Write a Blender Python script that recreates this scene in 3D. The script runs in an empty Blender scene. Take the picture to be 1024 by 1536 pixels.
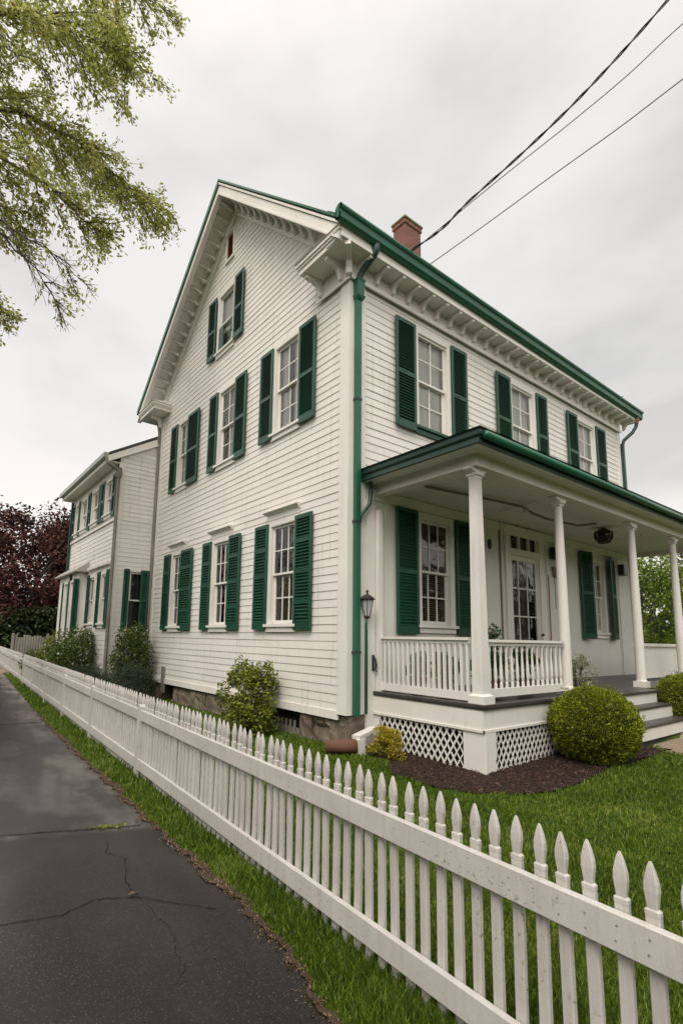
import bpy, math, random
import numpy as np
from mathutils import Vector, Matrix, noise
R = math.radians
rnd = random.Random(7)
SC = bpy.context.scene
COL = SC.collection

# ------------------------------------------------------------------ helpers
class MB:
    """collects geometry; build() links it as one mesh object"""
    def __init__(s, T=None, flip=False):
        s.v = []; s.f = []; s.T = T; s.flip = flip
    def add(s, vs, fs):
        b = len(s.v)
        for p in vs:
            s.v.append(tuple(s.T(*p)) if s.T else tuple(p))
        for f in fs:
            f = [b + i for i in f]
            s.f.append(f[::-1] if s.flip else f)
        return s
    def box(s, x0, x1, y0, y1, z0, z1):
        return s.add([(x0,y0,z0),(x1,y0,z0),(x1,y1,z0),(x0,y1,z0),(x0,y0,z1),(x1,y0,z1),(x1,y1,z1),(x0,y1,z1)],
              [(0,3,2,1),(4,5,6,7),(0,1,5,4),(1,2,6,5),(2,3,7,6),(3,0,4,7)])
    def bbox(s, x0, x1, y0, y1, z0, z1, c=.006):
        """box with chamfered vertical and top/bottom edges (octagonal section lofted)"""
        def ring(z, i):
            a0, a1, b0, b1 = x0+i, x1-i, y0+i, y1-i
            return [(a0+c,b0,z),(a1-c,b0,z),(a1,b0+c,z),(a1,b1-c,z),(a1-c,b1,z),(a0+c,b1,z),(a0,b1-c,z),(a0,b0+c,z)]
        return s.loft([ring(z0, c), ring(z0+c, 0), ring(z1-c, 0), ring(z1, c)], cap=True)
    def loft(s, rings, cap=True, closed=True):
        n = len(rings[0]); vs = [p for r in rings for p in r]; fs = []
        m = n if closed else n-1
        for i in range(len(rings)-1):
            for j in range(m):
                k = (j+1) % n
                fs.append((i*n+j, i*n+k, (i+1)*n+k, (i+1)*n+j))
        if cap:
            fs.append(tuple(range(n-1, -1, -1))); fs.append(tuple((len(rings)-1)*n + j for j in range(n)))
        return s.add(vs, fs)
    def beam(s, a, b, w, h, up=(0,0,1)):
        a = Vector(a); b = Vector(b); d = (b-a).normalized(); u = Vector(up)
        sd = d.cross(u).normalized(); u = sd.cross(d).normalized()
        vs = []
        for p in (a, b):
            for i, j in ((-1,-1),(1,-1),(1,1),(-1,1)):
                vs.append(tuple(p + sd*(i*w/2) + u*(j*h/2)))
        return s.add(vs, [(0,1,2,3),(7,6,5,4),(0,4,5,1),(1,5,6,2),(2,6,7,3),(3,7,4,0)])
    def tube(s, pts, r, n=8, cap=True):
        pts = [Vector(p) for p in pts]; rings = []
        rr = r if isinstance(r, (list, tuple)) else [r]*len(pts)
        prev = None
        for i, p in enumerate(pts):
            d = (pts[min(i+1, len(pts)-1)] - pts[max(i-1, 0)]).normalized()
            if prev is None:
                a = Vector((0,0,1)) if abs(d.z) < .9 else Vector((1,0,0))
            else: a = prev
            x = (a - d*a.dot(d)).normalized(); y = d.cross(x); prev = x
            rings.append([tuple(p + (x*math.cos(t) + y*math.sin(t))*rr[i]) for t in [2*math.pi*k/n for k in range(n)]])
        return s.loft(rings, cap)
    def lathe(s, prof, c=(0,0,0), n=16, cap=True):
        return s.loft([[(c[0]+r*math.cos(2*math.pi*k/n), c[1]+r*math.sin(2*math.pi*k/n), c[2]+z) for k in range(n)] for r, z in prof], cap)
    def prism(s, poly, axis, a0, a1):
        """poly = 2D outline; extruded along axis between a0 and a1 (axis 0: poly is (y,z); 1: (x,z); 2: (x,y))"""
        def P(p, a):
            return (a, p[0], p[1]) if axis == 0 else (p[0], a, p[1]) if axis == 1 else (p[0], p[1], a)
        return s.loft([[P(p, a0) for p in poly], [P(p, a1) for p in poly]])
    def build(s, name, mat, parent=None, smooth=False, weld=False):
        me = bpy.data.meshes.new(name)
        off = (0,0,0)
        if parent is not None:
            q = parent; off = Vector((0,0,0))
            while q is not None:
                off += q.location; q = q.parent
        vs = [(x-off[0], y-off[1], z-off[2]) for x, y, z in s.v] if parent is not None else s.v
        me.from_pydata(vs, [], s.f); me.update()
        if mat: me.materials.append(mat)
        if smooth: me.polygons.foreach_set('use_smooth', [True]*len(me.polygons))
        o = bpy.data.objects.new(name, me); COL.objects.link(o)
        if parent is not None: o.parent = parent
        return o

def quick_mesh(name, verts, faces_flat, nper, mat, parent=None):
    """big mesh from numpy arrays; all faces have nper corners"""
    me = bpy.data.meshes.new(name)
    nv = len(verts); nf = len(faces_flat)//nper
    if parent is not None:
        q = parent; off = np.zeros(3)
        while q is not None:
            off += np.array(q.location); q = q.parent
        verts = verts - off
    me.vertices.add(nv); me.vertices.foreach_set('co', np.asarray(verts, np.float32).ravel())
    me.loops.add(nf*nper); me.loops.foreach_set('vertex_index', np.asarray(faces_flat, np.int32).ravel())
    me.polygons.add(nf); me.polygons.foreach_set('loop_start', np.arange(0, nf*nper, nper, dtype=np.int32))
    me.update(calc_edges=True); me.validate()
    me.materials.append(mat)
    o = bpy.data.objects.new(name, me); COL.objects.link(o)
    if parent is not None: o.parent = parent
    return o

def tag(o, label=None, cat=None, group=None, kind=None):
    if label: o['label'] = label
    if cat: o['category'] = cat
    if group: o['group'] = group
    if kind: o['kind'] = kind
    return o
def thing(name, label, cat, loc=(0,0,0), group=None):
    o = bpy.data.objects.new(name, None); COL.objects.link(o); o.location = loc; o.empty_display_size = .2
    return tag(o, label, cat, group)
def link_copy(o, parent, loc=None):
    c = o.copy(); COL.objects.link(c); c.parent = parent
    if loc is not None: c.location = loc
    return c

# ------------------------------------------------------------------ materials
def nodes(m):
    m.use_nodes = True; nt = m.node_tree; nt.nodes.clear(); return nt
class NT:
    def __init__(s, nt): s.nt = nt
    def n(s, t, **k):
        x = s.nt.nodes.new(t)
        for a, b in k.items():
            if a.startswith('i_'):
                x.inputs[a[2:].replace('_', ' ')].default_value = b
            else: setattr(x, a, b)
        return x
    def l(s, a, b): s.nt.links.new(a, b)
    def ramp(s, fac, stops):
        r = s.n('ShaderNodeValToRGB'); e = r.color_ramp.elements
        while len(e) < len(stops): e.new(.5)
        for el, (p, c) in zip(e, stops):
            el.position = p; el.color = (*c, 1) if len(c) == 3 else c
        s.l(fac, r.inputs[0]); return r.outputs[0]
    def noise(s, vec, scale, detail=4, rough=.55, dist=0):
        x = s.n('ShaderNodeTexNoise'); x.inputs['Scale'].default_value = scale; x.inputs['Detail'].default_value = detail
        x.inputs['Roughness'].default_value = rough; x.inputs['Distortion'].default_value = dist
        if vec is not None: s.l(vec, x.inputs['Vector'])
        return x.outputs['Fac']
    def mapping(s, vec, scale=(1,1,1), rot=(0,0,0)):
        x = s.n('ShaderNodeMapping'); x.inputs['Scale'].default_value = scale; x.inputs['Rotation'].default_value = rot
        s.l(vec, x.inputs['Vector']); return x.outputs[0]
    def mix(s, fac, a, b, mode='MIX'):
        x = s.n('ShaderNodeMix', data_type='RGBA', blend_type=mode)
        if isinstance(fac, (int, float)): x.inputs[0].default_value = fac
        else: s.l(fac, x.inputs[0])
        for k, v in ((6, a), (7, b)):
            if isinstance(v, tuple): x.inputs[k].default_value = (*v, 1)
            else: s.l(v, x.inputs[k])
        return x.outputs[2]
    def pos(s):
        return s.n('ShaderNodeNewGeometry').outputs['Position']
    def math(s, op, a, b=0.0):
        x = s.n('ShaderNodeMath', operation=op)
        for k, v in ((0, a), (1, b)):
            if isinstance(v, (int, float)): x.inputs[k].default_value = v
            else: s.l(v, x.inputs[k])
        return x.outputs[0]
    def bump(s, h, strength=.3, dist=.01):
        x = s.n('ShaderNodeBump'); x.inputs['Strength'].default_value = strength; x.inputs['Distance'].default_value = dist
        s.l(h, x.inputs['Height']); return x.outputs[0]
    def out(s, sh):
        o = s.n('ShaderNodeOutputMaterial'); s.l(sh, o.inputs[0])
    def bsdf(s, col=None, rough=.6, normal=None, spec=.5, **k):
        b = s.n('ShaderNodeBsdfPrincipled')
        if isinstance(col, tuple): b.inputs['Base Color'].default_value = (*col, 1)
        elif col is not None: s.l(col, b.inputs['Base Color'])
        if isinstance(rough, (int, float)): b.inputs['Roughness'].default_value = rough
        else: s.l(rough, b.inputs['Roughness'])
        b.inputs['Specular IOR Level'].default_value = spec
        if normal is not None: s.l(normal, b.inputs['Normal'])
        for a, v in k.items(): b.inputs[a.replace('_', ' ')].default_value = v
        return b.outputs[0]
def M(name): return NT(nodes(bpy.data.materials.new(name))), bpy.data.materials[name]

def paint(name, a, b, rough=.55, dirt=(.30,.27,.22), dirt_amt=.5, streak=True, bump=.15, scale=1.0, dirt_lo=.58, vary=.0, chips=0.0):
    """weathered paint: two close tones, vertical rain streaks, dirt blotches, brush grain"""
    t, m = M(name); p = t.pos()
    n1 = t.noise(p, 1.3*scale, 5); c = t.ramp(n1, [(.3, a), (.7, b)])
    sv = t.mapping(p, (7, 7, .6) if streak else (3, 3, 3))
    n2 = t.noise(sv, 1.6*scale, 6, .65)
    n3 = t.noise(p, 9*scale, 6, .7)
    f = t.math('MULTIPLY', t.ramp(n2, [(dirt_lo, (0,0,0)), (.82, (1,1,1))]), dirt_amt)
    c = t.mix(f, c, dirt)
    f2 = t.math('MULTIPLY', t.ramp(n3, [(.66, (0,0,0)), (.78, (1,1,1))]), dirt_amt*.6)
    c = t.mix(f2, c, dirt)
    if chips:
        nc = t.noise(p, 34, 5, .75, .5); nm = t.noise(p, 2.6, 3)
        cf = t.math('MULTIPLY', t.ramp(nc, [(.60,(0,0,0)),(.63,(1,1,1))]), t.ramp(nm, [(.50,(0,0,0)),(.60,(chips,)*3)]))
        c = t.mix(cf, c, (.22,.19,.155))
    geo = t.n('ShaderNodeNewGeometry'); ob = t.n('ShaderNodeObjectInfo')
    k_ = t.math('ADD', t.math('MULTIPLY', geo.outputs['Random Per Island'], vary), t.math('MULTIPLY', ob.outputs['Random'], vary*.8))
    gr = t.n('ShaderNodeCombineColor'); kk = t.math('SUBTRACT', 1.0, k_)
    for q_ in range(3): t.l(kk, gr.inputs[q_])
    c = t.mix(1.0, c, gr.outputs[0], 'MULTIPLY')
    g = t.noise(t.mapping(p, (60, 60, 14)), 3, 3)
    t.out(t.bsdf(c, rough, t.bump(g, bump, .004)))
    return m

WHITE = paint('white_paint', (.66,.635,.60), (.74,.715,.68), .5)
SIDING = paint('clapboard_paint', (.73,.70,.662), (.805,.775,.74), .55, dirt=(.33,.28,.23), dirt_amt=.5, vary=.05, chips=.5, dirt_lo=.54)
TRIM = paint('trim_paint', (.71,.68,.64), (.79,.76,.725), .5, dirt_amt=.35)
PORCHW = paint('porch_wall_paint', (.66,.65,.61), (.74,.73,.69), .55, dirt_amt=.25)
FENCEW = paint('fence_paint', (.54,.515,.49), (.635,.61,.585), .45, dirt=(.42,.38,.31), dirt_amt=.6, scale=2.5, dirt_lo=.46, vary=.10, bump=.45, chips=.85)
GREEN = paint('green_paint', (.0035,.052,.027), (.008,.082,.042), .42, dirt=(.03,.07,.055), dirt_amt=.6, scale=2, vary=.14)
GREENMET = paint('green_metal_paint', (.008,.085,.045), (.016,.125,.07), .36, dirt=(.05,.085,.06), dirt_amt=.8, streak=True, scale=1.5, dirt_lo=.5)
DARKGREEN = paint('dark_green_fascia_paint', (.010,.040,.032), (.018,.058,.045), .38, dirt=(.05,.06,.05), dirt_amt=.5, streak=False)
BLACK = paint('black_metal', (.010,.010,.011), (.02,.02,.02), .4, dirt_amt=.1)
IRON = paint('bronze_metal', (.03,.018,.016), (.05,.03,.028), .45, dirt_amt=.1)
ROOF = paint('dark_shingle', (.04,.042,.04), (.07,.07,.068), .85, dirt_amt=.2, streak=False)
DECK = paint('deck_board_paint', (.040,.034,.033), (.075,.064,.062), .42, dirt=(.12,.10,.09), dirt_amt=.5, streak=False, scale=3)
GREYW = paint('grey_weathered_wood', (.16,.145,.125), (.26,.24,.21), .85, dirt=(.08,.07,.06), dirt_amt=.6)
DARKVOID = paint('unlit_void', (.030,.026,.024), (.05,.044,.04), .9, dirt_amt=.1)  # near-black base colour stands in for the shade inside unlit hollows
TERRA = paint('terracotta', (.10,.045,.03), (.17,.08,.055), .85, dirt_amt=.3, streak=False)
REDW = paint('red_brown_board', (.22,.075,.045), (.29,.10,.06), .7, dirt_amt=.4)

def mat_shingle_brick(name):
    t, m = M(name)
    tc = t.n('ShaderNodeTexCoord').outputs['Object']
    sx = t.n('ShaderNodeSeparateXYZ'); t.l(tc, sx.inputs[0])
    s = t.math('ADD', sx.outputs[0], sx.outputs[1])
    cb = t.n('ShaderNodeCombineXYZ'); t.l(s, cb.inputs[0]); t.l(sx.outputs[2], cb.inputs[1])
    b = t.n('ShaderNodeTexBrick'); t.l(cb.outputs[0], b.inputs['Vector'])
    b.inputs['Scale'].default_value = 1; b.inputs['Brick Width'].default_value = .2; b.inputs['Row Height'].default_value = .068
    b.inputs['Mortar Size'].default_value = .011; b.inputs['Bias'].default_value = -.1
    b.inputs['Color1'].default_value = (.15,.034,.022,1); b.inputs['Color2'].default_value = (.25,.062,.040,1); b.inputs['Mortar'].default_value = (.20,.165,.135,1)
    n = t.noise(tc, 8, 6, .7)
    c = t.mix(t.math('MULTIPLY', t.ramp(n, [(.5,(0,0,0)),(.75,(1,1,1))]), .6), b.outputs[0], (.10,.05,.04))
    t.out(t.bsdf(c, .9, t.bump(t.math('SUBTRACT', t.math('MULTIPLY', n, .4), b.outputs['Fac']), .6, .012)))
    return m
BRICK = mat_shingle_brick('chimney_brick')

def mat_stone():
    t, m = M('foundation_stone'); p = t.pos()
    n = t.noise(p, 3.2, 8, .7, .4); c = t.ramp(n, [(.3,(.045,.038,.03)), (.5,(.16,.13,.10)), (.72,(.30,.26,.21))])
    n2 = t.noise(p, 1.7, 4); c = t.mix(t.ramp(n2, [(.5,(0,0,0)),(.7,(.5,.5,.5))]), c, (.16,.09,.065))
    n3 = t.noise(p, 2.3, 5); c = t.mix(t.ramp(n3, [(.58,(0,0,0)),(.7,(.6,.6,.6))]), c, (.07,.075,.035))
    t.out(t.bsdf(c, .92, t.bump(n, .9, .05))); return m
STONE = mat_stone()

def mat_cap_moss():
    t, m = M('mossy_mortar'); p = t.pos(); n = t.noise(p, 9, 6, .7)
    t.out(t.bsdf(t.ramp(n, [(.35,(.12,.11,.08)),(.6,(.20,.21,.06))]), .95, t.bump(n, .8, .02))); return m
MOSS = mat_cap_moss()

def leafmat(name, dark, mid, light, trans=.35, rough=.5, scale=2.0, tip=None):
    t, m = M(name); g = t.n('ShaderNodeNewGeometry')
    n = t.noise(g.outputs['Position'], scale, 3)
    f = t.math('ADD', t.math('MULTIPLY', n, .9), t.math('MULTIPLY', t.math('SUBTRACT', g.outputs['Random Per Island'], .45), .75))
    st = [(.15, dark), (.48, mid), (.85, light)]
    if tip: st.append((.94, tip))
    c = t.ramp(f, st)
    b = t.bsdf(c, rough, spec=.35)
    tr = t.n('ShaderNodeBsdfTranslucent'); t.l(c, tr.inputs[0])
    mx = t.n('ShaderNodeMixShader'); mx.inputs[0].default_value = trans; t.l(b, mx.inputs[1]); t.l(tr.outputs[0], mx.inputs[2])
    t.out(mx.outputs[0]); return m
L_MAPLE = leafmat('spring_maple_leaf', (.20,.21,.04), (.40,.42,.10), (.60,.60,.22), .5, scale=1.2, tip=(.32,.14,.05))
L_BOX = leafmat('boxwood_leaf', (.060,.088,.008), (.19,.235,.015), (.38,.41,.03), .3, scale=5)
L_LAUREL = leafmat('laurel_leaf', (.06,.09,.010), (.15,.19,.02), (.30,.32,.04), .3, scale=5)
L_GOLD = leafmat('golden_leaf', (.18,.15,.010), (.38,.31,.015), (.55,.45,.04), .3, scale=7)
L_SHRUB = leafmat('mixed_shrub_leaf', (.03,.055,.010), (.08,.12,.02), (.18,.22,.045), .3, scale=3)
L_JUNI = leafmat('juniper_needle', (.018,.032,.018), (.04,.06,.034), (.08,.10,.06), .15, scale=3)
L_RED = leafmat('copper_beech_leaf', (.016,.006,.005), (.060,.020,.016), (.14,.055,.040), .2, .8, scale=.35)
L_DARK = leafmat('dark_hedge_leaf', (.012,.02,.008), (.03,.045,.015), (.06,.085,.03), .2, scale=.6)
L_OLIVE = leafmat('olive_tree_leaf', (.035,.045,.012), (.085,.10,.022), (.17,.18,.05), .3, scale=.6)
L_BRIGHT = leafmat('willow_leaf', (.06,.10,.01), (.15,.22,.025), (.28,.34,.05), .4, scale=.7)
L_VAR = leafmat('variegated_leaf', (.10,.12,.05), (.28,.30,.15), (.62,.62,.50), .3, scale=8)
L_POT = leafmat('pot_plant_leaf', (.012,.045,.014), (.03,.09,.025), (.09,.17,.05), .25, scale=6)
FLOWER = leafmat('white_petal', (.6,.58,.55), (.75,.73,.70), (.85,.83,.8), .2, scale=8)
GRASS = leafmat('grass_blade', (.045,.082,.007), (.105,.175,.014), (.21,.28,.035), .38, .5, scale=1.1, tip=(.34,.33,.10))
DRY = leafmat('dry_litter', (.05,.03,.018), (.13,.08,.045), (.27,.19,.11), .1, scale=9)
BARK_L = leafmat('mulch_chip', (.02,.010,.008), (.055,.028,.020), (.12,.07,.05), 0.0, .8, scale=12)

def mat_bark():
    t, m = M('bark'); p = t.pos(); n = t.noise(t.mapping(p, (9,9,2.5)), 2, 6, .7)
    t.out(t.bsdf(t.ramp(n, [(.3,(.045,.035,.027)),(.7,(.14,.115,.09))]), .9, t.bump(n, .7, .02))); return m
BARK = mat_bark()

def mat_lawn():
    t, m = M('lawn_soil_and_grass'); p = t.pos()
    n = t.noise(p, 1.1, 5); n2 = t.noise(p, 55, 4, .75)
    a = t.ramp(n2, [(.3,(.02,.042,.004)),(.55,(.055,.10,.008)),(.8,(.11,.17,.02))])
    b = t.ramp(n2, [(.3,(.03,.05,.006)),(.6,(.08,.12,.014)),(.8,(.14,.18,.03))])
    c = t.mix(t.ramp(n, [(.4,(0,0,0)),(.65,(1,1,1))]), a, b)
    t.out(t.bsdf(c, .85, t.bump(n2, .8, .03), spec=.2)); return m
LAWN = mat_lawn()

def mat_asphalt():
    t, m = M('wet_asphalt'); p = t.pos()
    vo = t.n('ShaderNodeTexVoronoi'); vo.inputs['Scale'].default_value = 120; t.l(p, vo.inputs['Vector'])
    wn = t.n('ShaderNodeTexWhiteNoise'); t.l(vo.outputs['Position'], wn.inputs['Vector'])
    base = t.ramp(t.noise(p, 60, 5, .8), [(.3,(.008,.007,.0065)),(.7,(.022,.0185,.017))])
    spk = t.ramp(wn.outputs['Value'], [(.72,(0,0,0)),(1.0,(.55,.55,.55))])
    dd = t.ramp(vo.outputs['Distance'], [(.25,(1,1,1)),(.5,(0,0,0))])
    sp = t.mix(1.0, spk, dd, 'MULTIPLY')
    c = t.mix(sp, base, (.26,.21,.165))
    big = t.noise(p, .55, 4, .6); c = t.mix(t.ramp(big, [(.35,(0,0,0)),(.7,(.55,.55,.55))]), c, (.028,.0245,.023))
    br = t.noise(p, 2.2, 5, .65); c = t.mix(t.ramp(br, [(.6,(0,0,0)),(.75,(.4,.4,.4))]), c, (.045,.032,.024))
    # puddly sheen: slab tone and wetness vary in patches
    wet = t.noise(t.mapping(p, (1.0,.55,1)), .9, 3, .5)
    fine = t.noise(p, 140, 3, .7)
    sy = t.n('ShaderNodeSeparateXYZ'); t.l(p, sy.inputs[0])
    slab = t.ramp(t.math('MULTIPLY', t.math('ADD', t.math('ADD', sy.outputs[1], t.math('MULTIPLY', sy.outputs[0], .36)), 3.25), .2), [(.19,(0,0,0)),(.21,(1,1,1))])
    c = t.mix(slab, t.mix(.35, c, (.010,.007,.0055)), t.mix(.35, c, (.026,.023,.023)))
    wet = t.math('SUBTRACT', wet, t.math('MULTIPLY', slab, .12))
    r = t.math('ADD', t.ramp(wet, [(.36,(.17,.17,.17)),(.56,(.44,.44,.44))]), t.math('MULTIPLY', t.math('SUBTRACT', fine, .5), .35))
    h = t.math('ADD', t.math('MULTIPLY', vo.outputs['Distance'], -.6), t.noise(p, 45, 4, .7))
    bs = t.bsdf(c, r, t.bump(h, .2, .005), spec=.28); nd = bs.node
    pt = t.ramp(t.noise(t.mapping(p, (1.0,.45,1)), 1.3, 4, .6), [(.44,(0,0,0)),(.58,(1,1,1))])
    cw = t.math('MULTIPLY', pt, t.math('ADD', t.math('MULTIPLY', slab, .85), .10)); t.l(cw, nd.inputs['Coat Weight'])
    nd.inputs['Coat Roughness'].default_value = .16; nd.inputs['Coat IOR'].default_value = 2.3
    t.l(t.bump(t.noise(p, 30, 3, .6), .05, .004), nd.inputs['Coat Normal'])
    t.out(bs); return m
ASPHALT = mat_asphalt()
def simple(name, stops, scale, rough=.9, bump=.6, dist=.02, detail=6, spec=.3):
    t, m = M(name); p = t.pos(); n = t.noise(p, scale, detail, .7)
    t.out(t.bsdf(t.ramp(n, stops), rough, t.bump(n, bump, dist), spec=spec)); return m
CRACK = simple('crack_fill', [(.3,(.004,.004,.004)),(.7,(.012,.011,.010))], 40)
MULCH = simple('bark_mulch', [(.3,(.010,.006,.0045)),(.5,(.030,.016,.011)),(.75,(.065,.038,.027))], 45, .95, 1, .03)
DIRT = simple('dry_dirt_edge', [(.3,(.03,.02,.013)),(.6,(.085,.055,.036)),(.8,(.16,.11,.07))], 40, .95, 1, .02)
PATIO = simple('tan_flagstone', [(.3,(.17,.125,.09)),(.7,(.29,.22,.165))], 3, .75, .3)

def mat_glass():
    t, m = M('old_window_glass'); p = t.pos()
    n = t.noise(p, 3.0, 2); nb = t.bump(n, .4, .04)
    fr = t.n('ShaderNodeFresnel'); fr.inputs[0].default_value = 1.5; t.l(nb, fr.inputs[1])
    gl = t.n('ShaderNodeBsdfGlossy'); gl.inputs['Roughness'].default_value = .02; t.l(nb, gl.inputs['Normal'])
    tr = t.n('ShaderNodeBsdfTransparent'); tr.inputs[0].default_value = (.90,.92,.90,1)
    mx = t.n('ShaderNodeMixShader'); t.l(t.math('ADD', fr.outputs[0], .05), mx.inputs[0]); t.l(tr.outputs[0], mx.inputs[1]); t.l(gl.outputs[0], mx.inputs[2])
    t.out(mx.outputs[0]); return m
GLASS = mat_glass()
def cloth(name, a, b, fold=9):
    t, m = M(name); p = t.pos()
    n = t.noise(t.mapping(p, (fold, fold, .35)), 1.6, 3)
    c = t.ramp(n, [(.3, a), (.7, b)])
    bs = t.bsdf(c, .85, t.bump(n, .7, .03))
    t.out(bs); return m
C_WHITE = cloth('white_curtain', (.74,.72,.68), (.88,.86,.82))
C_TAN = cloth('tan_curtain', (.16,.12,.065), (.33,.26,.15), 14)
C_RUST = cloth('rust_curtain', (.15,.05,.025), (.30,.11,.06), 10)
C_DARK = cloth('dark_lace_curtain', (.05,.038,.032), (.13,.10,.085), 16)
def mat_lampglass():
    t, m = M('frosted_lamp_glass')
    t.out(t.bsdf((.55,.53,.52), .35)); return m
LAMPG = mat_lampglass()

# ------------------------------------------------------------------ terrain
def ss(a, b, x):
    t = np.clip((x-a)/(b-a), 0, 1); return t*t*(3-2*t)
def edge_x(y):      # edge between verge and asphalt
    return np.interp(y, [-30,-3.7,-3.0,-1.8,-.6,5.1,20.7,60], [-3.9,-3.32,-3.17,-3.14,-3.10,-2.86,-1.86,.6])
def edge_w(y):      # with its ragged wobble
    y = np.asarray(y, float)
    return edge_x(y) + .018*np.sin(y*9.1) + .014*np.sin(y*23.7+1) + .010*np.sin(y*51+2)
def fence_x(y): return -2.965 + .052*(y+4.5)
def gz(x, y):
    x = np.asarray(x, float); y = np.asarray(y, float)
    z = .08*ss(-2.4, .2, x) + .21*ss(1.2, 5.0, x)*ss(9, 2, y)
    z = z + .012*np.sin(x*1.7+y*.9)*ss(-2.8, -1, x)
    z = np.where(x < edge_x(y)+.02, -.03, z)
    return z
xs = np.concatenate([[-400,-120,-40,-15,-9], np.arange(-6,-3.5,.5), np.arange(-3.5,-2.6,.05), np.arange(-2.5,12,.25), [13,16,22,30,45,80,160,400]])
ys = np.concatenate([[-400,-120,-40,-15,-9], np.arange(-7,16,.2), [17,19,22,26,32,40,55,80,160,420]])
X, Y = np.meshgrid(xs, ys); Z = gz(X, Y)
nx, ny = len(xs), len(ys)
idx = np.arange(nx*ny).reshape(ny, nx)
F = np.stack([idx[:-1,:-1], idx[:-1,1:], idx[1:,1:], idx[1:,:-1]], -1).reshape(-1)
lawn = quick_mesh('lawn', np.stack([X.ravel(), Y.ravel(), Z.ravel()], 1), F, 4, LAWN)
lawn.data.polygons.foreach_set('use_smooth', [True]*len(lawn.data.polygons))
tag(lawn, 'green grass lawn around the white house', kind='structure')

def strip(name, ylist, xl, xr, z, mat, label):
    b = MB(); vs = []; fs = []
    for y in ylist: vs += [(float(xl(y)), y, z(y, 0)), (float(xr(y)), y, z(y, 1))]
    for i in range(len(ylist)-1): fs.append((2*i, 2*i+1, 2*i+3, 2*i+2))
    b.add(vs, fs); o = b.build(name, mat); return tag(o, label, kind='structure')
yl = [float(v) for v in np.concatenate([[-30,-12], np.arange(-8, 24, .06), np.arange(24, 60, 2)])]
strip('walkway', yl, lambda y: edge_x(y)-4.6, edge_w, lambda y, s: .004, ASPHALT, 'wet dark asphalt walkway along the picket fence')
# cracks and joints: thin dark ribbons in the asphalt
def ribbon(b, pts, w, z=.008, jit=.012, seed=1):
    r = random.Random(seed); P = []
    for (x0, y0), (x1, y1) in zip(pts, pts[1:]):
        n = max(2, int(math.hypot(x1-x0, y1-y0)/.035))
        for i in range(n):
            t = i/n; P.append((x0+(x1-x0)*t + r.uniform(-jit, jit), y0+(y1-y0)*t + r.uniform(-jit, jit)))
    P.append(pts[-1]); vs = []; fs = []
    for i, (x, y) in enumerate(P):
        a = P[max(i-1,0)]; c = P[min(i+1,len(P)-1)]; dx, dy = c[0]-a[0], c[1]-a[1]; L = math.hypot(dx, dy) or 1
        ww = w*(.55+r.random()*.9)*.5
        vs += [(x-dy/L*ww, y+dx/L*ww, z), (x+dy/L*ww, y-dx/L*ww, z)]
    for i in range(len(P)-1): fs.append((2*i, 2*i+1, 2*i+3, 2*i+2))
    b.add(vs, fs)
ck = MB()
ribbon(ck, [(-7,5.1),(-2.9,5.1)], .035, jit=.003)
ribbon(ck, [(-7,12.0),(-2.5,12.0)], .035, jit=.003)
ribbon(ck, [(-6.5,.20),(-4.19,-.64),(-3.2,-1.03)], .013, jit=.006, seed=2)
ribbon(ck, [(-6,-1.75),(-4.35,-2.1),(-4.05,-2.18),(-3.85,-2.10),(-3.63,-2.22),(-3.45,-2.45),(-3.3,-2.62)], .0065, jit=.009, seed=3)
ribbon(ck, [(-3.52,-1.20),(-3.60,-1.45),(-3.52,-1.62),(-3.62,-1.95),(-3.63,-2.22)], .0045, jit=.012, seed=4)
ribbon(ck, [(-3.63,-2.22),(-3.6,-2.7),(-3.72,-3.1),(-3.66,-3.0)], .002, jit=.01, seed=5)
tag(ck.build('walkway_cracks', CRACK), 'dark cracks and joints in the asphalt walkway', kind='structure')
# ragged dirt edge
def dirtw(y): return .03 + .045*max(0, math.sin(y*2.3+.5))
strip('dirt_edge', [float(v) for v in np.arange(-7, 6, .04)], lambda y: edge_w(y)-.004-.016*max(0,math.sin(y*2.3+.5)*math.sin(y*5.1))-.006*math.sin(y*13), lambda y: edge_w(y)+dirtw(y),
      lambda y, s: (.010 if s == 0 else .012), DIRT, 'brown dry dirt edge between asphalt and grass verge')
# mulch bed
mpoly = [(.05,-.75),(-.35,-1.2),(-.38,-1.9),(-.2,-2.3),(.3,-2.62),(1.0,-2.68),(1.9,-2.62),(2.6,-2.75),(3.15,-2.78),(3.35,-2.3),(3.2,-1.7),(3.2,.1),(.05,.1)]
def ground_sheet(name, poly, dz, mat, label, step=.12, rough=.02):
    from mathutils.geometry import intersect_point_tri_2d
    xs_ = [p[0] for p in poly]; ys_ = [p[1] for p in poly]
    def inside(x, y):
        c = False; j = len(poly)-1
        for i in range(len(poly)):
            xi, yi = poly[i]; xj, yj = poly[j]
            if (yi > y) != (yj > y) and x < (xj-xi)*(y-yi)/(yj-yi)+xi: c = not c
            j = i
        return c
    b = MB(); vid = {}; vs = []; fs = []
    nx_ = int((max(xs_)-min(xs_))/step)+1; ny_ = int((max(ys_)-min(ys_))/step)+1
    def V(i, j):
        if (i, j) not in vid:
            x = min(xs_)+i*step; y = min(ys_)+j*step
            vid[(i, j)] = len(vs); x += rnd.uniform(-.3,.3)*step; y += rnd.uniform(-.3,.3)*step
            vs.append((x, y, float(gz(x, y))+dz+rnd.uniform(0, rough)))
        return vid[(i, j)]
    for i in range(nx_):
        for j in range(ny_):
            if inside(min(xs_)+(i+.5)*step, min(ys_)+(j+.5)*step): fs.append((V(i,j), V(i+1,j), V(i+1,j+1), V(i,j+1)))
    b.add(vs, fs); o = b.build(name, mat, smooth=True)
    return tag(o, label, kind='structure'), inside
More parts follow.
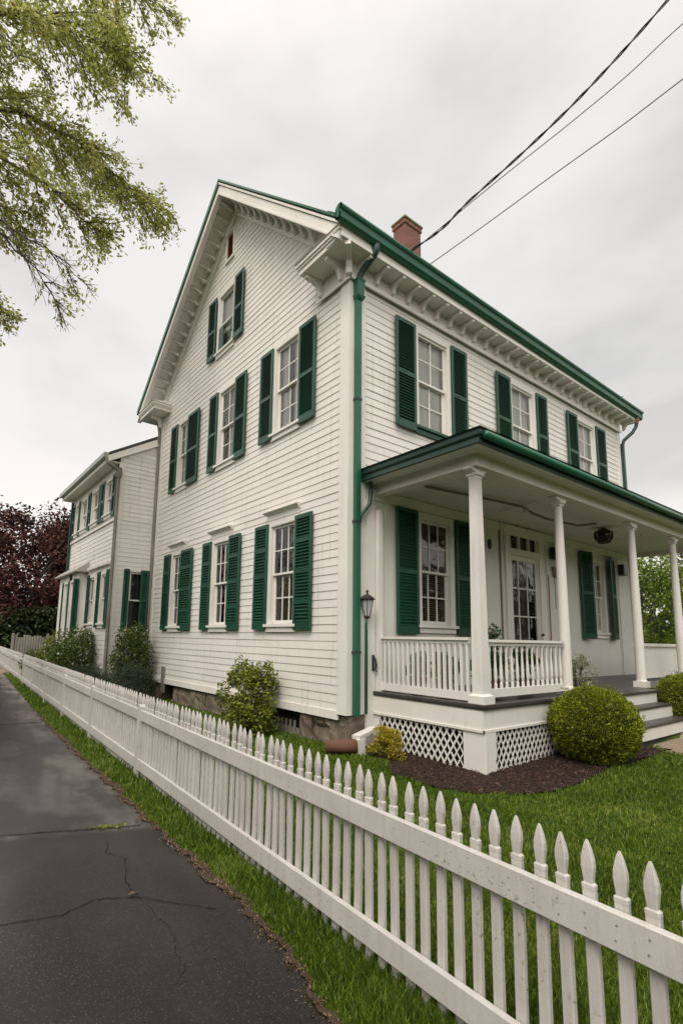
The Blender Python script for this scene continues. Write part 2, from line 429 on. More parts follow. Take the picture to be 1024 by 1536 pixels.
_, in_mulch = ground_sheet('mulch_bed', mpoly, .012, MULCH, 'dark brown mulch bed around the porch corner', .06)
ppoly = [(3.4,-2.62),(3.1,-3.0),(5.2,-4.6),(9,-4.6),(9,-2.55),(3.4,-2.55)]
_, in_patio = ground_sheet('garden_path', ppoly, .015, PATIO, 'tan flagstone path at the foot of the porch steps', .2, .004)

# ------------------------------------------------------------------ camera
f_px = 770.47; cx, cy = 466.0, 845.7
fw = Vector((.59595719,.79004701,.1437385)); rt = Vector((.79665321,-.60417511,.01777901)); up = Vector((-.10088948,-.10391421,.98945599))
CAMP = Vector((-4.8739,-5.5753,1.6))
cam = bpy.data.cameras.new('camera'); co = bpy.data.objects.new('camera', cam); COL.objects.link(co); SC.camera = co
cam.sensor_fit = 'VERTICAL'; cam.sensor_height = 36; cam.lens = f_px/1536*36
cam.shift_x = (512-cx)/1536; cam.shift_y = (cy-768)/1536; cam.clip_end = 2000; cam.clip_start = .05
mw = Matrix((rt, up, -fw)).transposed().to_4x4(); mw.translation = CAMP; co.matrix_world = mw
def proj_np(P):
    d = P - np.array(CAMP); z = d @ np.array(fw)
    return cx + f_px*(d @ np.array(rt))/z, cy - f_px*(d @ np.array(up))/z, z

# ------------------------------------------------------------------ world & sun
W = bpy.data.worlds.new('World'); SC.world = W; W.use_nodes = True
nt = W.node_tree; nt.nodes.clear(); t = NT(nt)
sky = t.n('ShaderNodeTexSky', sky_type='NISHITA'); sky.sun_disc = False
SUN_EL, SUN_AZ = 52, 215          # azimuth measured from +x towards +y
sky.sun_elevation = R(SUN_EL); sky.sun_rotation = R(90-SUN_AZ)
gen = t.n('ShaderNodeTexCoord').outputs['Generated']
sky_s = t.mix(1.0, sky.outputs[0], (.1,.1,.1), 'MULTIPLY')
cl = t.noise(t.mapping(gen, (1,1,1.9)), 1.5, 5, .5, .3)
cl2 = t.noise(t.mapping(gen, (1,1,2.2), (0,0,.6)), 4.0, 4, .5, .2)
cc = t.math('ADD', t.math('MULTIPLY', cl, .75), t.math('MULTIPLY', cl2, .25))
cloud = t.ramp(cc, [(.37,(.445,.436,.425)),(.46,(.535,.524,.508)),(.56,(.61,.596,.575))])
# overcast veil thinner (brighter) round the sun's place behind the camera
sd = Vector((math.cos(R(SUN_EL))*math.cos(R(SUN_AZ)), math.cos(R(SUN_EL))*math.sin(R(SUN_AZ)), math.sin(R(SUN_EL))))
dt = t.n('ShaderNodeVectorMath', operation='DOT_PRODUCT'); t.l(gen, dt.inputs[0]); dt.inputs[1].default_value = sd
sz = t.n('ShaderNodeSeparateXYZ'); t.l(gen, sz.inputs[0])
low = t.ramp(sz.outputs[2], [(.0,(1.12,1.09,1.03)),(.16,(1.16,1.13,1.07)),(.42,(1,1,1))])
cloud = t.mix(1.0, cloud, low, 'MULTIPLY')
glow = t.ramp(dt.outputs['Value'], [(.2,(1,1,1)),(.95,(2.3,2.23,2.12))])
cloud = t.mix(1.0, cloud, glow, 'MULTIPLY')
col = t.mix(.93, sky_s, cloud)
bg = t.n('ShaderNodeBackground'); t.l(col, bg.inputs[0]); bg.inputs[1].default_value = 1.0
wo = t.n('ShaderNodeOutputWorld'); t.l(bg.outputs[0], wo.inputs[0])
sl = bpy.data.lights.new('sun', 'SUN'); sl.energy = 1.35; sl.angle = R(26); sl.color = (1,.93,.83)
so = bpy.data.objects.new('sun', sl); COL.objects.link(so); so.rotation_euler = sd.to_track_quat('Z','Y').to_euler(); so.location = (-6,-8,12)
SC.view_settings.view_transform = 'Standard'; SC.view_settings.look = 'None'; SC.view_settings.gamma = 1; SC.view_settings.exposure = .62
try:
    SC.cycles.max_bounces = 8; SC.cycles.transparent_max_bounces = 12; SC.cycles.use_denoising = True
except Exception: pass

# ------------------------------------------------------------------ wall frames
TG = lambda u, v, z: (-v, u, z)           # gable wall, u = y, outward -x
TF = lambda u, v, z: (u, -v, z)           # front wall, u = x, outward -y
def mbG(): return MB(TG, False)
def mbF(): return MB(TF, True)

def siding(mk, name, z0, z1, span, holes, parent, exp=.125, mat=SIDING, seed=3):
    """real overlapping clapboards; span(z) -> (u0,u1); holes = (u0,u1,z0,z1)"""
    r = random.Random(seed); b = mk(); z = z0
    while z < z1-.01:
        zt = min(z+exp, z1); a0, a1 = span(z); b0, b1 = span(zt); zm = (z+zt)/2
        segs = [((a0,b0),(a1,b1))]
        for h in holes:
            if h[2] < zm < h[3]:
                ns = []
                for (l, rr) in segs:
                    if h[0] > l[0] and h[1] < rr[0]: ns += [(l,(h[0],h[0])), ((h[1],h[1]),rr)]
                    elif h[1] <= l[0] or h[0] >= rr[0]: ns.append((l, rr))
                    elif h[0] <= l[0]: ns.append(((h[1],h[1]), rr))
                    else: ns.append((l,(h[0],h[0])))
                segs = ns
        out = []
        for l, rr in segs:                        # board joints
            c = l[0] + r.uniform(1.2, 6.5)
            while c < min(rr[0], rr[1])-.5:
                if c > max(l[0], l[1])+.3:
                    out.append((l,(c-.0007,c-.0007))); l = (c+.0007,c+.0007)
                c += r.uniform(3.6, 6.0)
            out.append((l, rr))
        for l, rr in out:
            if rr[0]-l[0] < .01 and rr[1]-l[1] < .01: continue
            d = r.uniform(-.0015,.0015); w = r.uniform(-.002,.002)
            vb = .0138+d; vt = .004+d; e = r.uniform(-.002,.002)
            b.add([(l[0],vb,z+w),(rr[0],vb,z+w+e*.5),(rr[1],vt,zt+.004),(l[1],vt,zt+.004),(l[0],0,z+w),(rr[0],0,z+w+e*.5)],
                  [(0,1,2,3),(4,5,1,0)])
        z = zt
    return b.build(name, mat, parent)

_shut = {}
def shutter_mesh(w, h, rails, slat=.050):
    key = (round(w,2), round(h,2), rails)
    if key in _shut: return _shut[key]
    b = MB(); st = .052; th = .035
    def rail(z0, z1): b.box(st, w-st, 0, th, z0, z1)
    b.bbox(0, st, 0, th, 0, h, .004); b.bbox(w-st, w, 0, th, 0, h, .004)
    b.box(st, w-st, -.004, .001, .02, h-.02)  # added back panel that keeps the gaps between the slats dark
    rail(0, .12); rail(h-.07, h)
    for r in rails: rail(h*r-.035, h*r+.035)
    lo = [.12] + [h*r+.035 for r in rails]; hi = [h*r-.035 for r in rails] + [h-.07]
    for a, c in zip(lo, hi):
        n = max(2, int((c-a)/slat)); s = (c-a)/n
        for i in range(n):
            z = a + s*(i+.5); t2 = .006
            b.add([(st,.006,z+.013-t2),(w-st,.006,z+.013-t2),(w-st,.032,z-.013-t2),(st,.032,z-.013-t2),
                   (st,.006,z+.013),(w-st,.006,z+.013),(w-st,.032,z-.013),(st,.032,z-.013)],
                  [(0,1,2,3),(7,6,5,4),(3,2,6,7),(0,4,5,1)])
    b.box(st+.03, w/2+.012, th, th+.006, h*.5, h*.5+.001)
    _shut[key] = b
    return b
def shutter(mk, parent, u0, u1, z0, z1, rails, v=.028, lean=0.0):
    src = shutter_mesh(u1-u0, z1-z0, rails)
    b = mk()
    vs = [(u0+x, v+y+lean*(x/(u1-u0)), z0+z) for x, y, z in src.v]
    b.add(vs, src.f)
    return b.build('shutter', GREEN, parent)

def window(mk, parent, u0, u1, z0, z1, cols=2, rows=2, curtain='white', cap=False, sill=True, casing=.085, lower='same', depth=.5, greenframe=False, shade=None):
    """double hung window; u0..z1 = opening. Casing stands proud of the clapboards."""
    fm = GREEN if greenframe else TRIM
    b = mk(); c = casing; v1 = .042
    b.box(u0-c, u0, 0, v1, z0, z1); b.box(u1, u1+c, 0, v1, z0, z1)
    b.box(u0-c, u1+c, 0, v1, z1, z1+c+.02)
    # reveal
    b.box(u0, u0+.012, -.12, v1-.003, z0, z1); b.box(u1-.012, u1, -.12, v1-.003, z0, z1); b.box(u0+.012, u1-.012, -.12, v1-.003, z1-.012, z1)
    w = b.build('window', TRIM, parent)
    if cap:
        k = mk()
        k.box(u0-c-.01, u1+c+.01, 0, .05, z1+c+.02, z1+c+.11)
        prof = [(0,0),(.06,0),(.075,.02),(.11,.035),(.135,.05),(.135,.065),(0,.095)]
        zc = z1+c+.11
        k.loft([[(u0-c-.02-pv*.5, pv, zc+pz) for pv, pz in prof], [(u1+c+.02+pv*.5, pv, zc+pz) for pv, pz in prof]])
        k.build('window_cap', TRIM, w)
    if sill:
        s = mk(); s.box(u0-c-.03, u1+c+.03, -.02, .085, z0-.045, z0); s.box(u0-c, u1+c, 0, .05, z0-.13, z0-.045)
        s.build('window_sill', GREEN if greenframe else TRIM, w)
    # sashes
    s = mk(); zm = (z0+z1)/2; a0, a1 = u0+.014, u1-.014
    for (q0, q1, vo) in ((zm-.018, z1-.014, -.012), (z0+.002, zm+.018, -.052)):
        st = .042; th = .034
        s.box(a0, a0+st, vo-th, vo, q0, q1); s.box(a1-st, a1, vo-th, vo, q0, q1)
        s.box(a0+st, a1-st, vo-th, vo, q1-st, q1); s.box(a0+st, a1-st, vo-th, vo, q0, q0+(.065 if q0 < zm-.1 else .036))
        b0 = q0+(.065 if q0 < zm-.1 else .036); b1 = q1-st; m = .010
        for i in range(1, cols):
            uu = a0+st+(a1-a0-2*st)*i/cols; s.box(uu-m, uu+m, vo-.026, vo-.006, b0, b1)
        for j in range(1, rows):
            zz = b0+(b1-b0)*j/rows; s.box(a0+st, a1-st, vo-.025, vo-.007, zz-m, zz+m)
    s.build('sash', TRIM, w)
    g = mk()
    g.add([(a0+.02,-.03,zm),(a1-.02,-.03,zm),(a1-.02,-.03,z1-.03),(a0+.02,-.03,z1-.03)], [(3,2,1,0)])
    g.add([(a0+.02,-.07,z0+.03),(a1-.02,-.07,z0+.03),(a1-.02,-.07,zm),(a0+.02,-.07,zm)], [(3,2,1,0)])
    g.build('glass', GLASS, w)
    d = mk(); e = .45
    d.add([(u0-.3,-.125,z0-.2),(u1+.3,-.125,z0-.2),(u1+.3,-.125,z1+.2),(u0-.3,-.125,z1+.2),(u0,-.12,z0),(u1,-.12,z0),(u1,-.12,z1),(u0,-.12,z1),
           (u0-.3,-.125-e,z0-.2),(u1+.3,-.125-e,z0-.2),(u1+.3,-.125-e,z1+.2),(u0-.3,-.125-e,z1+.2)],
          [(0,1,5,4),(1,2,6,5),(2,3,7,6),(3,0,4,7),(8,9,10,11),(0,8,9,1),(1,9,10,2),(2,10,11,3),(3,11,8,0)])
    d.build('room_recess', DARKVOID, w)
    # curtains: wavy sheets
    def sheet(ua, ub, za, zb, mat, v=-.17, amp=.018, freq=38):
        n = 36; k = mk(); vs = []; fs = []; ph = rnd.random()*6
        for i in range(n+1):
            uu = ua+(ub-ua)*i/n; vv = v + amp*math.sin(uu*freq+ph) + amp*.5*math.sin(uu*freq*2.3+ph*2)
            vs += [(uu, vv, za), (uu+.01*math.sin(i), vv, zb)]
        for i in range(n): fs.append((2*i, 2*i+2, 2*i+3, 2*i+1))
        k.add(vs, fs); k.build('curtain', mat, w, smooth=True)
    W_ = u1-u0
    if curtain == 'white': sheet(u0, u1, z0, z1, C_WHITE, -.105, .010)
    elif curtain == 'sides':
        sheet(u0, u0+W_*.40, z0, z1, C_WHITE, -.105, .010); sheet(u1-W_*.38, u1, z0, z1, C_WHITE, -.105, .010); sheet(u0, u1, z0, z1, C_DARK, -.3)
    elif curtain == 'tan':
        sheet(u0, u1, z0, z0+(z1-z0)*.5, C_TAN, -.16, .022, 60); sheet(u0, u1, z0, z1, C_DARK, -.3)
    elif curtain == 'rust':
        sheet(u0, u0+W_*.5, z0, z1, C_WHITE, -.105, .010); sheet(u0+W_*.3, u1, z0, z0+(z1-z0)*.55, C_RUST, -.21, .03, 22); sheet(u0+W_*.45, u1, z0+(z1-z0)*.5, z1, C_WHITE, -.26)
    elif curtain == 'dark':
        sheet(u0, u1, z0, z1, C_DARK, -.26)
    elif curtain == 'blind':
        sheet(u0, u1, z0+(z1-z0)*.55, z1, C_DARK, -.30)
        k = mk(); n = 26
        for i in range(n):
            z = z0+.03+(z1-z0)*.55*i/n; k.add([(u0+.02,-.13,z),(u1-.02,-.13,z),(u1-.02,-.155,z+.022),(u0+.02,-.155,z+.022)], [(0,1,2,3)])
        k.build('blind', C_TAN, w)
    return w

# ------------------------------------------------------------------ HOUSE
HW, HL = 7.84, 9.58           # gable width (y), front length (x)
ZB = .565                     # bottom of the clapboards
XO = .50                      # rake overhang
AY, AZ = 3.88, 11.72          # ridge
EYR, EZR = -.32, 7.80         # eave edges (roof top)
EYL, EZL = 8.48, 7.90
house = thing('house', 'large white clapboard house with green shutters, a wraparound corner porch and a brick chimney', 'house', (0,0,0))
def roof_z(y):
    return AZ-(AZ-EZR)*(AY-y)/(AY-EYR) if y < AY else AZ-(AZ-EZL)*(y-AY)/(EYL-AY)
def gspan(z):
    zz = z+.36
    if zz <= roof_z(0): lo = 0.0
    else: lo = AY-(AZ-zz)*(AY-EYR)/(AZ-EZR)
    if zz <= roof_z(HW): hi = HW
    else: hi = AY+(AZ-zz)*(EYL-AY)/(AZ-EZL)
    return max(0, lo), min(HW, hi)

A=(.784,1.251,2.085,2.521); B=(3.077,3.539,4.335,4.738); C=(5.292,5.921,6.571,6.972); T=(3.352,3.75,4.622,5.022)
z1F=(1.737,3.61); z2F=(5.211,7.006); zAT=(7.986,9.494); zV=(10.158,10.904)
# glass openings
gw = [  # (name, u0, u1, z0, z1, kwargs)
 (1.30,2.02,1.83,3.56,dict(cols=3,rows=2,curtain='tan',cap=True)),
 (3.60,4.27,1.83,3.56,dict(cols=3,rows=2,curtain='dark',cap=True)),
 (5.86,6.50,1.83,3.56,dict(cols=3,rows=2,curtain='dark',cap=True)),
 (1.31,2.03,5.30,6.96,dict(cols=2,rows=2,curtain='sides')),
 (3.58,4.29,5.30,6.96,dict(cols=2,rows=2,curtain='rust')),
 (5.95,6.52,5.30,6.96,dict(cols=2,rows=2,curtain='white')),
 (3.84,4.53,8.02,9.42,dict(cols=1,rows=1,curtain='white',casing=.07)),
]
holes = [(a,b,c,d) for a,b,c,d,_ in gw] + [(3.98,4.28,10.2,10.86)]
siding(mbG, 'gable_wall', ZB, AZ-.55, gspan, holes, house, seed=11)
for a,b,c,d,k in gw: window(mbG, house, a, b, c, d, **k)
R3 = (.40,.62,.83); R2 = (.31,.66); R1 = (.46,)
for w in (A,B,C):
    shutter(mbG, house, w[0], w[1], z1F[0], z1F[1], (.235,.50,.77), v=.046)
    shutter(mbG, house, w[2], w[3], z1F[0], z1F[1], (.50,.75), v=.046)
    shutter(mbG, house, w[0], w[1], z2F[0], z2F[1], (.47,), v=.046)
    shutter(mbG, house, w[2], w[3], z2F[0], z2F[1], (.47,), v=.046)
shutter(mbG, house, T[0], T[1], zAT[0], zAT[1], R1, v=.046); shutter(mbG, house, T[2], T[3], zAT[0]-.02, zAT[1]-.02, R1, v=.046)
# odd half-open inner shutters in the attic window
mbG().bbox(4.32, 4.52, .0, .03, 8.05, 8.62).build('inner_shutter', GREEN, house); mbG().bbox(3.85, 3.98, .0, .03, 8.32, 8.66).build('inner_shutter', GREEN, house)
# attic vent
b = mbG(); u0,u1,a,d = 3.98,4.28,10.2,10.86
b.box(u0-.05,u0,0,.045,a,d); b.box(u1,u1+.05,0,.045,a,d); b.box(u0-.05,u1+.05,0,.045,d,d+.05); b.box(u0-.05,u1+.05,0,.055,a-.05,a)
vent = b.build('attic_vent', TRIM, house)
b = mbG(); b.box(u0,u1,-.03,.004,a,d)
for i in range(11): 
    z = a+.03+i*.058; b.add([(u0,.004,z+.035),(u1,.004,z+.035),(u1,.026,z),(u0,.026,z)], [(0,1,2,3)])
b.build('vent_board', REDW, vent)
# front wall windows
fwn = [
 (1.54,2.34,5.20,6.93,dict(cols=2,rows=2,curtain='white',greenframe=True)),
 (4.42,5.26,5.20,6.93,dict(cols=2,rows=2,curtain='white')),
 (7.25,8.06,5.20,6.93,dict(cols=2,rows=2,curtain='white')),
 (1.56,2.33,1.85,3.60,dict(cols=3,rows=2,curtain='blind')),
 (7.40,8.10,1.85,3.50,dict(cols=3,rows=2,curtain='sides')),
]
siding(mbF, 'front_wall', 4.0, 7.42, lambda z: (0.0, HL), [(a,b,c,d) for a,b,c,d,_ in fwn[:3]], house, seed=5)
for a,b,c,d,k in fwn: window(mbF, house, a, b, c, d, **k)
for u0,u1,r in ((.971,1.46,0),(2.425,2.884,0),(3.842,4.346,0),(5.345,5.78,0),(6.685,7.169,0),(8.131,8.632,0)):
    shutter(mbF, house, u0, u1, 5.07, 7.0, (.50,), v=.046)
for u0,u1 in ((.956,1.462),(2.441,2.988)): shutter(mbF, house, u0, u1, 1.70, 3.70, (.49,), v=.046)
shutter(mbF, house, 6.893, 7.285, 1.70, 3.68, (.52,), v=.046, lean=.10); shutter(mbF, house, 8.22, 8.62, 1.70, 3.68, (.52,), v=.13, lean=-.07)
# porch wall: flush boards with openings for windows and door
b = mbF(); v = .012
cols_ = [0, 1.56, 2.33, 4.22, 5.14, 7.40, 8.10, HL]
def solid(u0,u1,z0,z1): b.box(u0,u1,-.02,v,z0,z1)
solid(.31,1.56,.3,4.0); solid(2.33,4.22,.3,4.0); solid(5.14,7.40,.3,4.0); solid(8.10,HL,.3,4.0)
solid(0,.31,.60,4.0); solid(1.56,2.33,.3,1.85); solid(1.56,2.33,3.60,4.0); solid(7.40,8.10,.3,1.85); solid(7.40,8.10,3.50,4.0); solid(4.22,5.14,3.70,4.0); solid(4.22,5.14,.3,.86)
b.build('porch_wall', PORCHW, house)
b = mbF()
for u in (.78, 3.30, 3.86, 5.50, 6.2, 8.85): b.box(u-.012,u+.012,v,v+.012,.86,3.9)
b.box(.33,.50,v,.05,.05,3.75); b.box(.33,HL-.1,v,v+.03,3.72,3.88); b.box(5.52,6.05,v,v+.02,.9,3.1); b.box(8.9,HL-.02,v,v+.03,.86,3.7)
b.build('wall_batten', PORCHW, house)
mbF().box(3.815,3.84,v,v+.03,.9,3.9).build('conduit', GREYW, house); mbF().box(5.535,5.56,v,v+.03,.9,3.0).build('conduit', REDW, house)
# other walls (seen only from the side)
b = MB(); b.box(HL-.02,HL,0.02,HW-.02,.3,7.5); b.build('end_wall', SIDING, house)
b = MB(); b.box(.02,HL-.02,HW-.02,HW,.3,7.5); b.prism([(0.02,7.5),(HW-.02,7.5),(AY,AZ-.35)],0,HL-.02,HL); b.build('back_wall', SIDING, house)
# corner boards
def cboard(u0,u1,z1,mk): 
    b = mk(); b.box(u0,u1,0,.034,ZB-.02,z1); return b
b = mbG(); b.box(-.034,.165,0,.034,ZB-.02,7.28); b.box(.165,.185,0,.026,ZB,7.28); b.build('corner_board', TRIM, house)
b = mbG(); b.box(HW-.13,HW+.03,0,.034,ZB-.02,7.75); b.build('corner_board', TRIM, house)
b = mbF(); b.box(0.0,.30,0,.034,ZB-.02,7.28); b.box(.30,.325,0,.026,ZB,7.28); b.build('corner_board', TRIM, house)
b = mbF(); b.box(HL-.14,HL+.02,0,.034,.3,7.28); b.build('corner_board', TRIM, house)
# frieze under the front eave, and moulding
b = mbF(); b.box(-.03,HL+.02,.036,.055,7.22,7.52); b.box(-.05,HL+.02,.055,.085,7.20,7.26); b.box(-.04,HL+.02,.055,.07,7.26,7.29); b.build('frieze', TRIM, house)
# water table at gable bottom
b = mbG(); b.box(.165,HW-.13,0,.03,ZB-.10,ZB+.02); b.build('water_table', TRIM, house)
# roof slabs
b = MB(); th = .10
for (ya,za,yb,zb) in ((EYR,EZR,AY,AZ),(EYL,EZL,AY,AZ)):
    b.prism([(ya,za),(yb,zb),(yb,zb-th),(ya,za-th)],0,-XO,HL+.42)
roof = b.build('roof', ROOF, house)
b = MB()   # green metal rake edge
for (ya,za,yb,zb) in ((EYR-.02,EZR,AY,AZ+.02),(EYL+.02,EZL,AY,AZ+.02)):
    b.prism([(ya,za-(.11 if ya > 3 else .02)),(yb,zb-(.11 if ya > 3 else .02)),(yb,zb+.025),(ya,za+.025)],0,-XO-.035,-XO+.02)
b.build('rake_edge', GREENMET, roof)
# rake boards (outer face, white) + mouldings + soffit + frieze along the rake
def rake(y0,z0,y1,z1):
    b = MB()
    def band(x0,x1,t0,t1): b.prism([(y0,z0-t0),(y1,z1-t0),(y1,z1-t1),(y0,z0-t1)],0,x0,x1)
    band(-XO+.002,-XO+.03,.036,.33); band(-XO-.02,-XO+.002,.036,.085); band(-XO-.012,-XO+.002,.29,.335)
    band(-XO+.03,-XO+.10,.23,.33)
    return b
rb = rake(EYR,EZR,AY,AZ); rb2 = rake(EYL,EZL,AY,AZ); rb.add(rb2.v, rb2.f); rb.build('rake_board', TRIM, house)
b = MB()
for (ya,za,yb,zb) in ((EYR,EZR,AY,AZ),(EYL,EZL,AY,AZ)):
    b.prism([(ya,za-.13),(yb,zb-.13),(yb,zb-.16),(ya,za-.16)],0,-XO+.03,0)
b.build('rake_soffit', TRIM, house)
b = MB()
for (ya,za,yb,zb) in ((0.0,roof_z(0),AY,AZ),(HW,roof_z(HW),AY,AZ)):
    b.prism([(ya,za-.16),(yb,zb-.16),(yb,zb-.58),(ya,za-.58)],0,-.040,-.0)
    b.prism([(ya,za-.55),(yb,zb-.55),(yb,zb-.585),(ya,za-.585)],0,-.058,-.040)
b.build('rake_frieze', TRIM, house)
# brackets
def bracket_mb():
    b = MB(); # local: projects along -y from the wall (0..-.34), hangs down from z=0
    prof = [(0,0),(-.30,0),(-.30,-.045),(-.25,-.06),(-.18,-.058),(-.11,-.08),(-.075,-.13),(-.06,-.18),(-.025,-.195),(0,-.195)]
    b.loft([[(x,p,q) for p,q in prof] for x in (-.028,.028)]); return b
first = None
SOF = 7.50
for i in range(27):
    x = .0+i*.37
    if first is None: first = bracket_mb().build('bracket', TRIM); first.parent = house; first.location = (x+.14,-.055,SOF)
    else: link_copy(first, house, (x+.14,-.055,SOF))
rk = bracket_mb(); rk.v = [(p[1]*1.42, p[0]*1.1, p[2]*1.45) for p in rk.v]; rfirst = None
for side in (0,1):
    n = 13 if side == 0 else 19
    for i in range(n):
        y = AY-.16-i*.285 if side == 0 else AY+.16+i*.215
        if side == 0 and y < .75: continue
        if side == 1 and y > 7.7: continue
        loc = (-.045, y, roof_z(y)-.165 - .03)
        if side == 1 and i == 0: rk.v = [(p[0], p[1]*1.3, p[2]*.30) for p in rk.v]; rfirst = None
        if rfirst is None: rfirst = rk.build('rake_bracket', TRIM); rfirst.parent = house; rfirst.location = loc
        else: link_copy(rfirst, house, loc)
# cornice returns at the gable corners
def cornice(y0,y1,name):
    b = MB(); s = 1 if y1 > y0 else -1
    dz = -.10 if y0 < 1 else 0
    def slab(o, za, zb, ex):
        za += dz; zb += dz
        ya, yb = (y0-ex, y1+ex) if y1 > y0 else (y1-ex, y0+ex)
        b.box(-XO-ex+.03, .0, ya, yb, za, zb)
    slab(.0, 7.597, 7.68, 0); slab(.0, 7.68, 7.72, .022); slab(.0, 7.72, 7.78, .045)
    # sloped cap
    ya, yb = min(y0,y1)-.06, max(y0,y1)+.06
    b.add([(-XO-.035,ya,7.781+dz),(-XO-.035,yb,7.781+dz),(0,yb,7.781+dz),(0,ya,7.781+dz),(0,ya,7.90+dz),(0,yb,7.90+dz)], [(0,1,2,3),(0,4,5,1),(0,3,4),(1,5,2)])
    return b.build('cornice_return', TRIM, house)
cornice(-.30,.72,'r'); cornice(HW+.5,HW-.55,'l')
b = mbG(); b.box(-.05,.74,.036,.06,7.20,7.497); b.box(-.07,.76,.06,.085,7.17,7.23)
b.build('return_frieze', TRIM, house)
for y in (.10,.62): 
    c = link_copy(first, house, (-.06,y,SOF)); c.rotation_euler = (0,0,-math.pi/2); c.scale = (1.25,1.15,1.5)
c = link_copy(first, house, (-.05,-.05,SOF)); c.rotation_euler = (0,0,-math.pi/4); c.scale = (1.6,1.45,1.5)
c = link_copy(first, house, (-.06,HW-.05,7.59)); c.rotation_euler = (0,0,-math.pi/2); c.scale = (1.2,1.0,1.5)
c = link_copy(first, house, (.02,HW+.03,7.59)); c.rotation_euler = (0,0,math.pi); c.scale = (1.2,1.1,1.8)
# soffit + fascia + gutter front
b = MB(); b.box(-XO+.03,HL+.40,-.34,.0,7.505,7.53); b.box(-XO+.03,HL+.42,EYR-.035,EYR-.005,7.50,7.70); b.box(-XO+.01,HL+.43,EYR-.055,EYR-.035,7.50,7.56); b.build('soffit', TRIM, house)
b = MB(); b.box(0,HL+.4,HW,HW+.5,7.60,7.625); b.box(-XO+.03,HL+.42,HW+.5,HW+.53,7.58,7.80); b.build('back_soffit', TRIM, house)
def gutter_prof(s=1):
    return [(0,.13),(0,0),(-.03,-.03),(-.075,-.035),(-.115,-.005),(-.125,.04),(-.10,.07),(-.108,.095),(-.135,.11),(-.15,.135),(-.145,.16),(-.12,.17),(-.10,.16),(-.11,.145),(-.085,.12),(-.08,.07),(-.095,.03),(-.07,0),(-.02,.02),(-.015,.13)]
b = MB(); x0, x1 = -XO-.09, HL+.48
b.loft([[(x, EYR-.02+p*1.0, z0+q*1.15) for p,q in gutter_prof()] for x, z0 in ((x0,7.71),(x1,7.60))])
for x in (x0, x1-.012):
    zz = 7.71 if x == x0 else 7.60
    b.loft([[(x+d, EYR-.02+p, zz+q*1.15) for p,q in ((0,.15),(0,0),(-.03,-.03),(-.075,-.035),(-.115,-.005),(-.125,.04),(-.115,.10),(-.155,.135),(-.13,.18),(-.06,.19))] for d in (0,.012)])
gut = b.build('gutter', GREENMET, house)
b = MB()
for x in (1.35, 3.2, 5.1, 7.0, 8.8): b.beam((x,EYR-.17,7.83),(x,EYR+.05,7.88),.03,.006)
b.build('gutter_strap', DARKGREEN, gut)
b = MB(); b.prism([(EYR-.03,7.83),(EYR+.25,8.08),(EYR+.25,8.10),(EYR-.03,7.85)],0,-XO-.02,HL+.2); b.build('drip_edge', GREENMET, house)
b = MB(); b.prism([(EYR+.0,7.83),(EYR+.5,8.28),(EYR+.5,8.35),(EYR-.0,7.98)],0,HL-.6,HL-.1); b.build('snow_guard', DARKGREEN, house)
# downspouts
b = MB()
b.loft([[(x0,y0,z),(x1,y0,z),(x1,y1,z),(x0,y1,z)] for z,x0,x1,y0,y1 in ((ZB-.02,.065,.155,-.115,-.045),(6.95,.065,.155,-.115,-.045))])
ds = b.build('downspout', GREENMET, house)
for z_ in (1.4, 3.3, 5.2): MB().box(.055,.165,-.122,-.035,z_,z_+.035).build('pipe_strap', DARKGREEN, ds)
b = MB()
for z,e in ((6.93,.012),(6.97,.022),(7.0,.010),(7.24,.010),(7.27,.018),(7.30,.012)):
    pass
rings = []
for z,e in ((6.86,0),(6.90,.02),(6.93,.03),(6.95,.012),(7.16,.018),(7.19,.03),(7.22,.012)):
    rings.append([(.06-e,-.13-e,z),(.17+e,-.13-e,z),(.17+e,-.045,z),(.06-e,-.045,z)])
b.loft(rings); b.build('leader_head', GREENMET, ds)
b = MB(); b.tube([(.20,-.385,7.70),(.20,-.39,7.62),(.19,-.36,7.54),(.16,-.26,7.44),(.13,-.15,7.34),(.115,-.10,7.24),(.115,-.09,7.15)],[.062,.062,.058,.052,.05,.05,.05],10); b.build('elbow', DARKGREEN, ds, smooth=True)
b = MB(); b.box(HL+.03,HL+.12,-.10,-.02,.5,6.9); b.tube([(HL+.25,-.40,7.74),(HL+.25,-.40,7.55),(HL+.26,-.36,7.35),(HL+.22,-.28,7.2),(HL+.10,-.10,7.0),(HL+.075,-.06,6.85)],.045,8)
b.build('downspout', DARKGREEN, house)
b = MB(); b.tube([(HL+.25,-.40,7.70),(HL+.25,-.40,7.5),(HL+.27,-.36,7.38)],.05,8); b.build('pipe_joint', REDW, house)
b = MB()   # pale downspout at the far gable corner
b.tube([(-.06,HW+.02,.6),(-.06,HW+.02,7.05),(-.07,HW+.05,7.25),(-.10,HW+.12,7.55)],.05,8); b.box(-.12,0,HW-.03,HW+.08,6.9,7.05); b.build('downspout', GREYW, house)
# chimney
chx,chy = 4.05,2.5
b = MB(); b.box(chx,chx+.60,chy,chy+.40,9.6,12.25); ch = b.build('chimney', BRICK, house)
b = MB(); b.box(chx-.025,chx+.625,chy-.025,chy+.425,12.25,12.38); b.build('chimney_band', BRICK, ch)
b = MB(); b.box(chx-.045,chx+.645,chy-.045,chy+.445,12.38,12.43); b.lathe([(.20,0),(.17,.05),(.08,.07)],(chx+.3,chy+.2,12.43),12); b.build('chimney_cap', MOSS, ch)
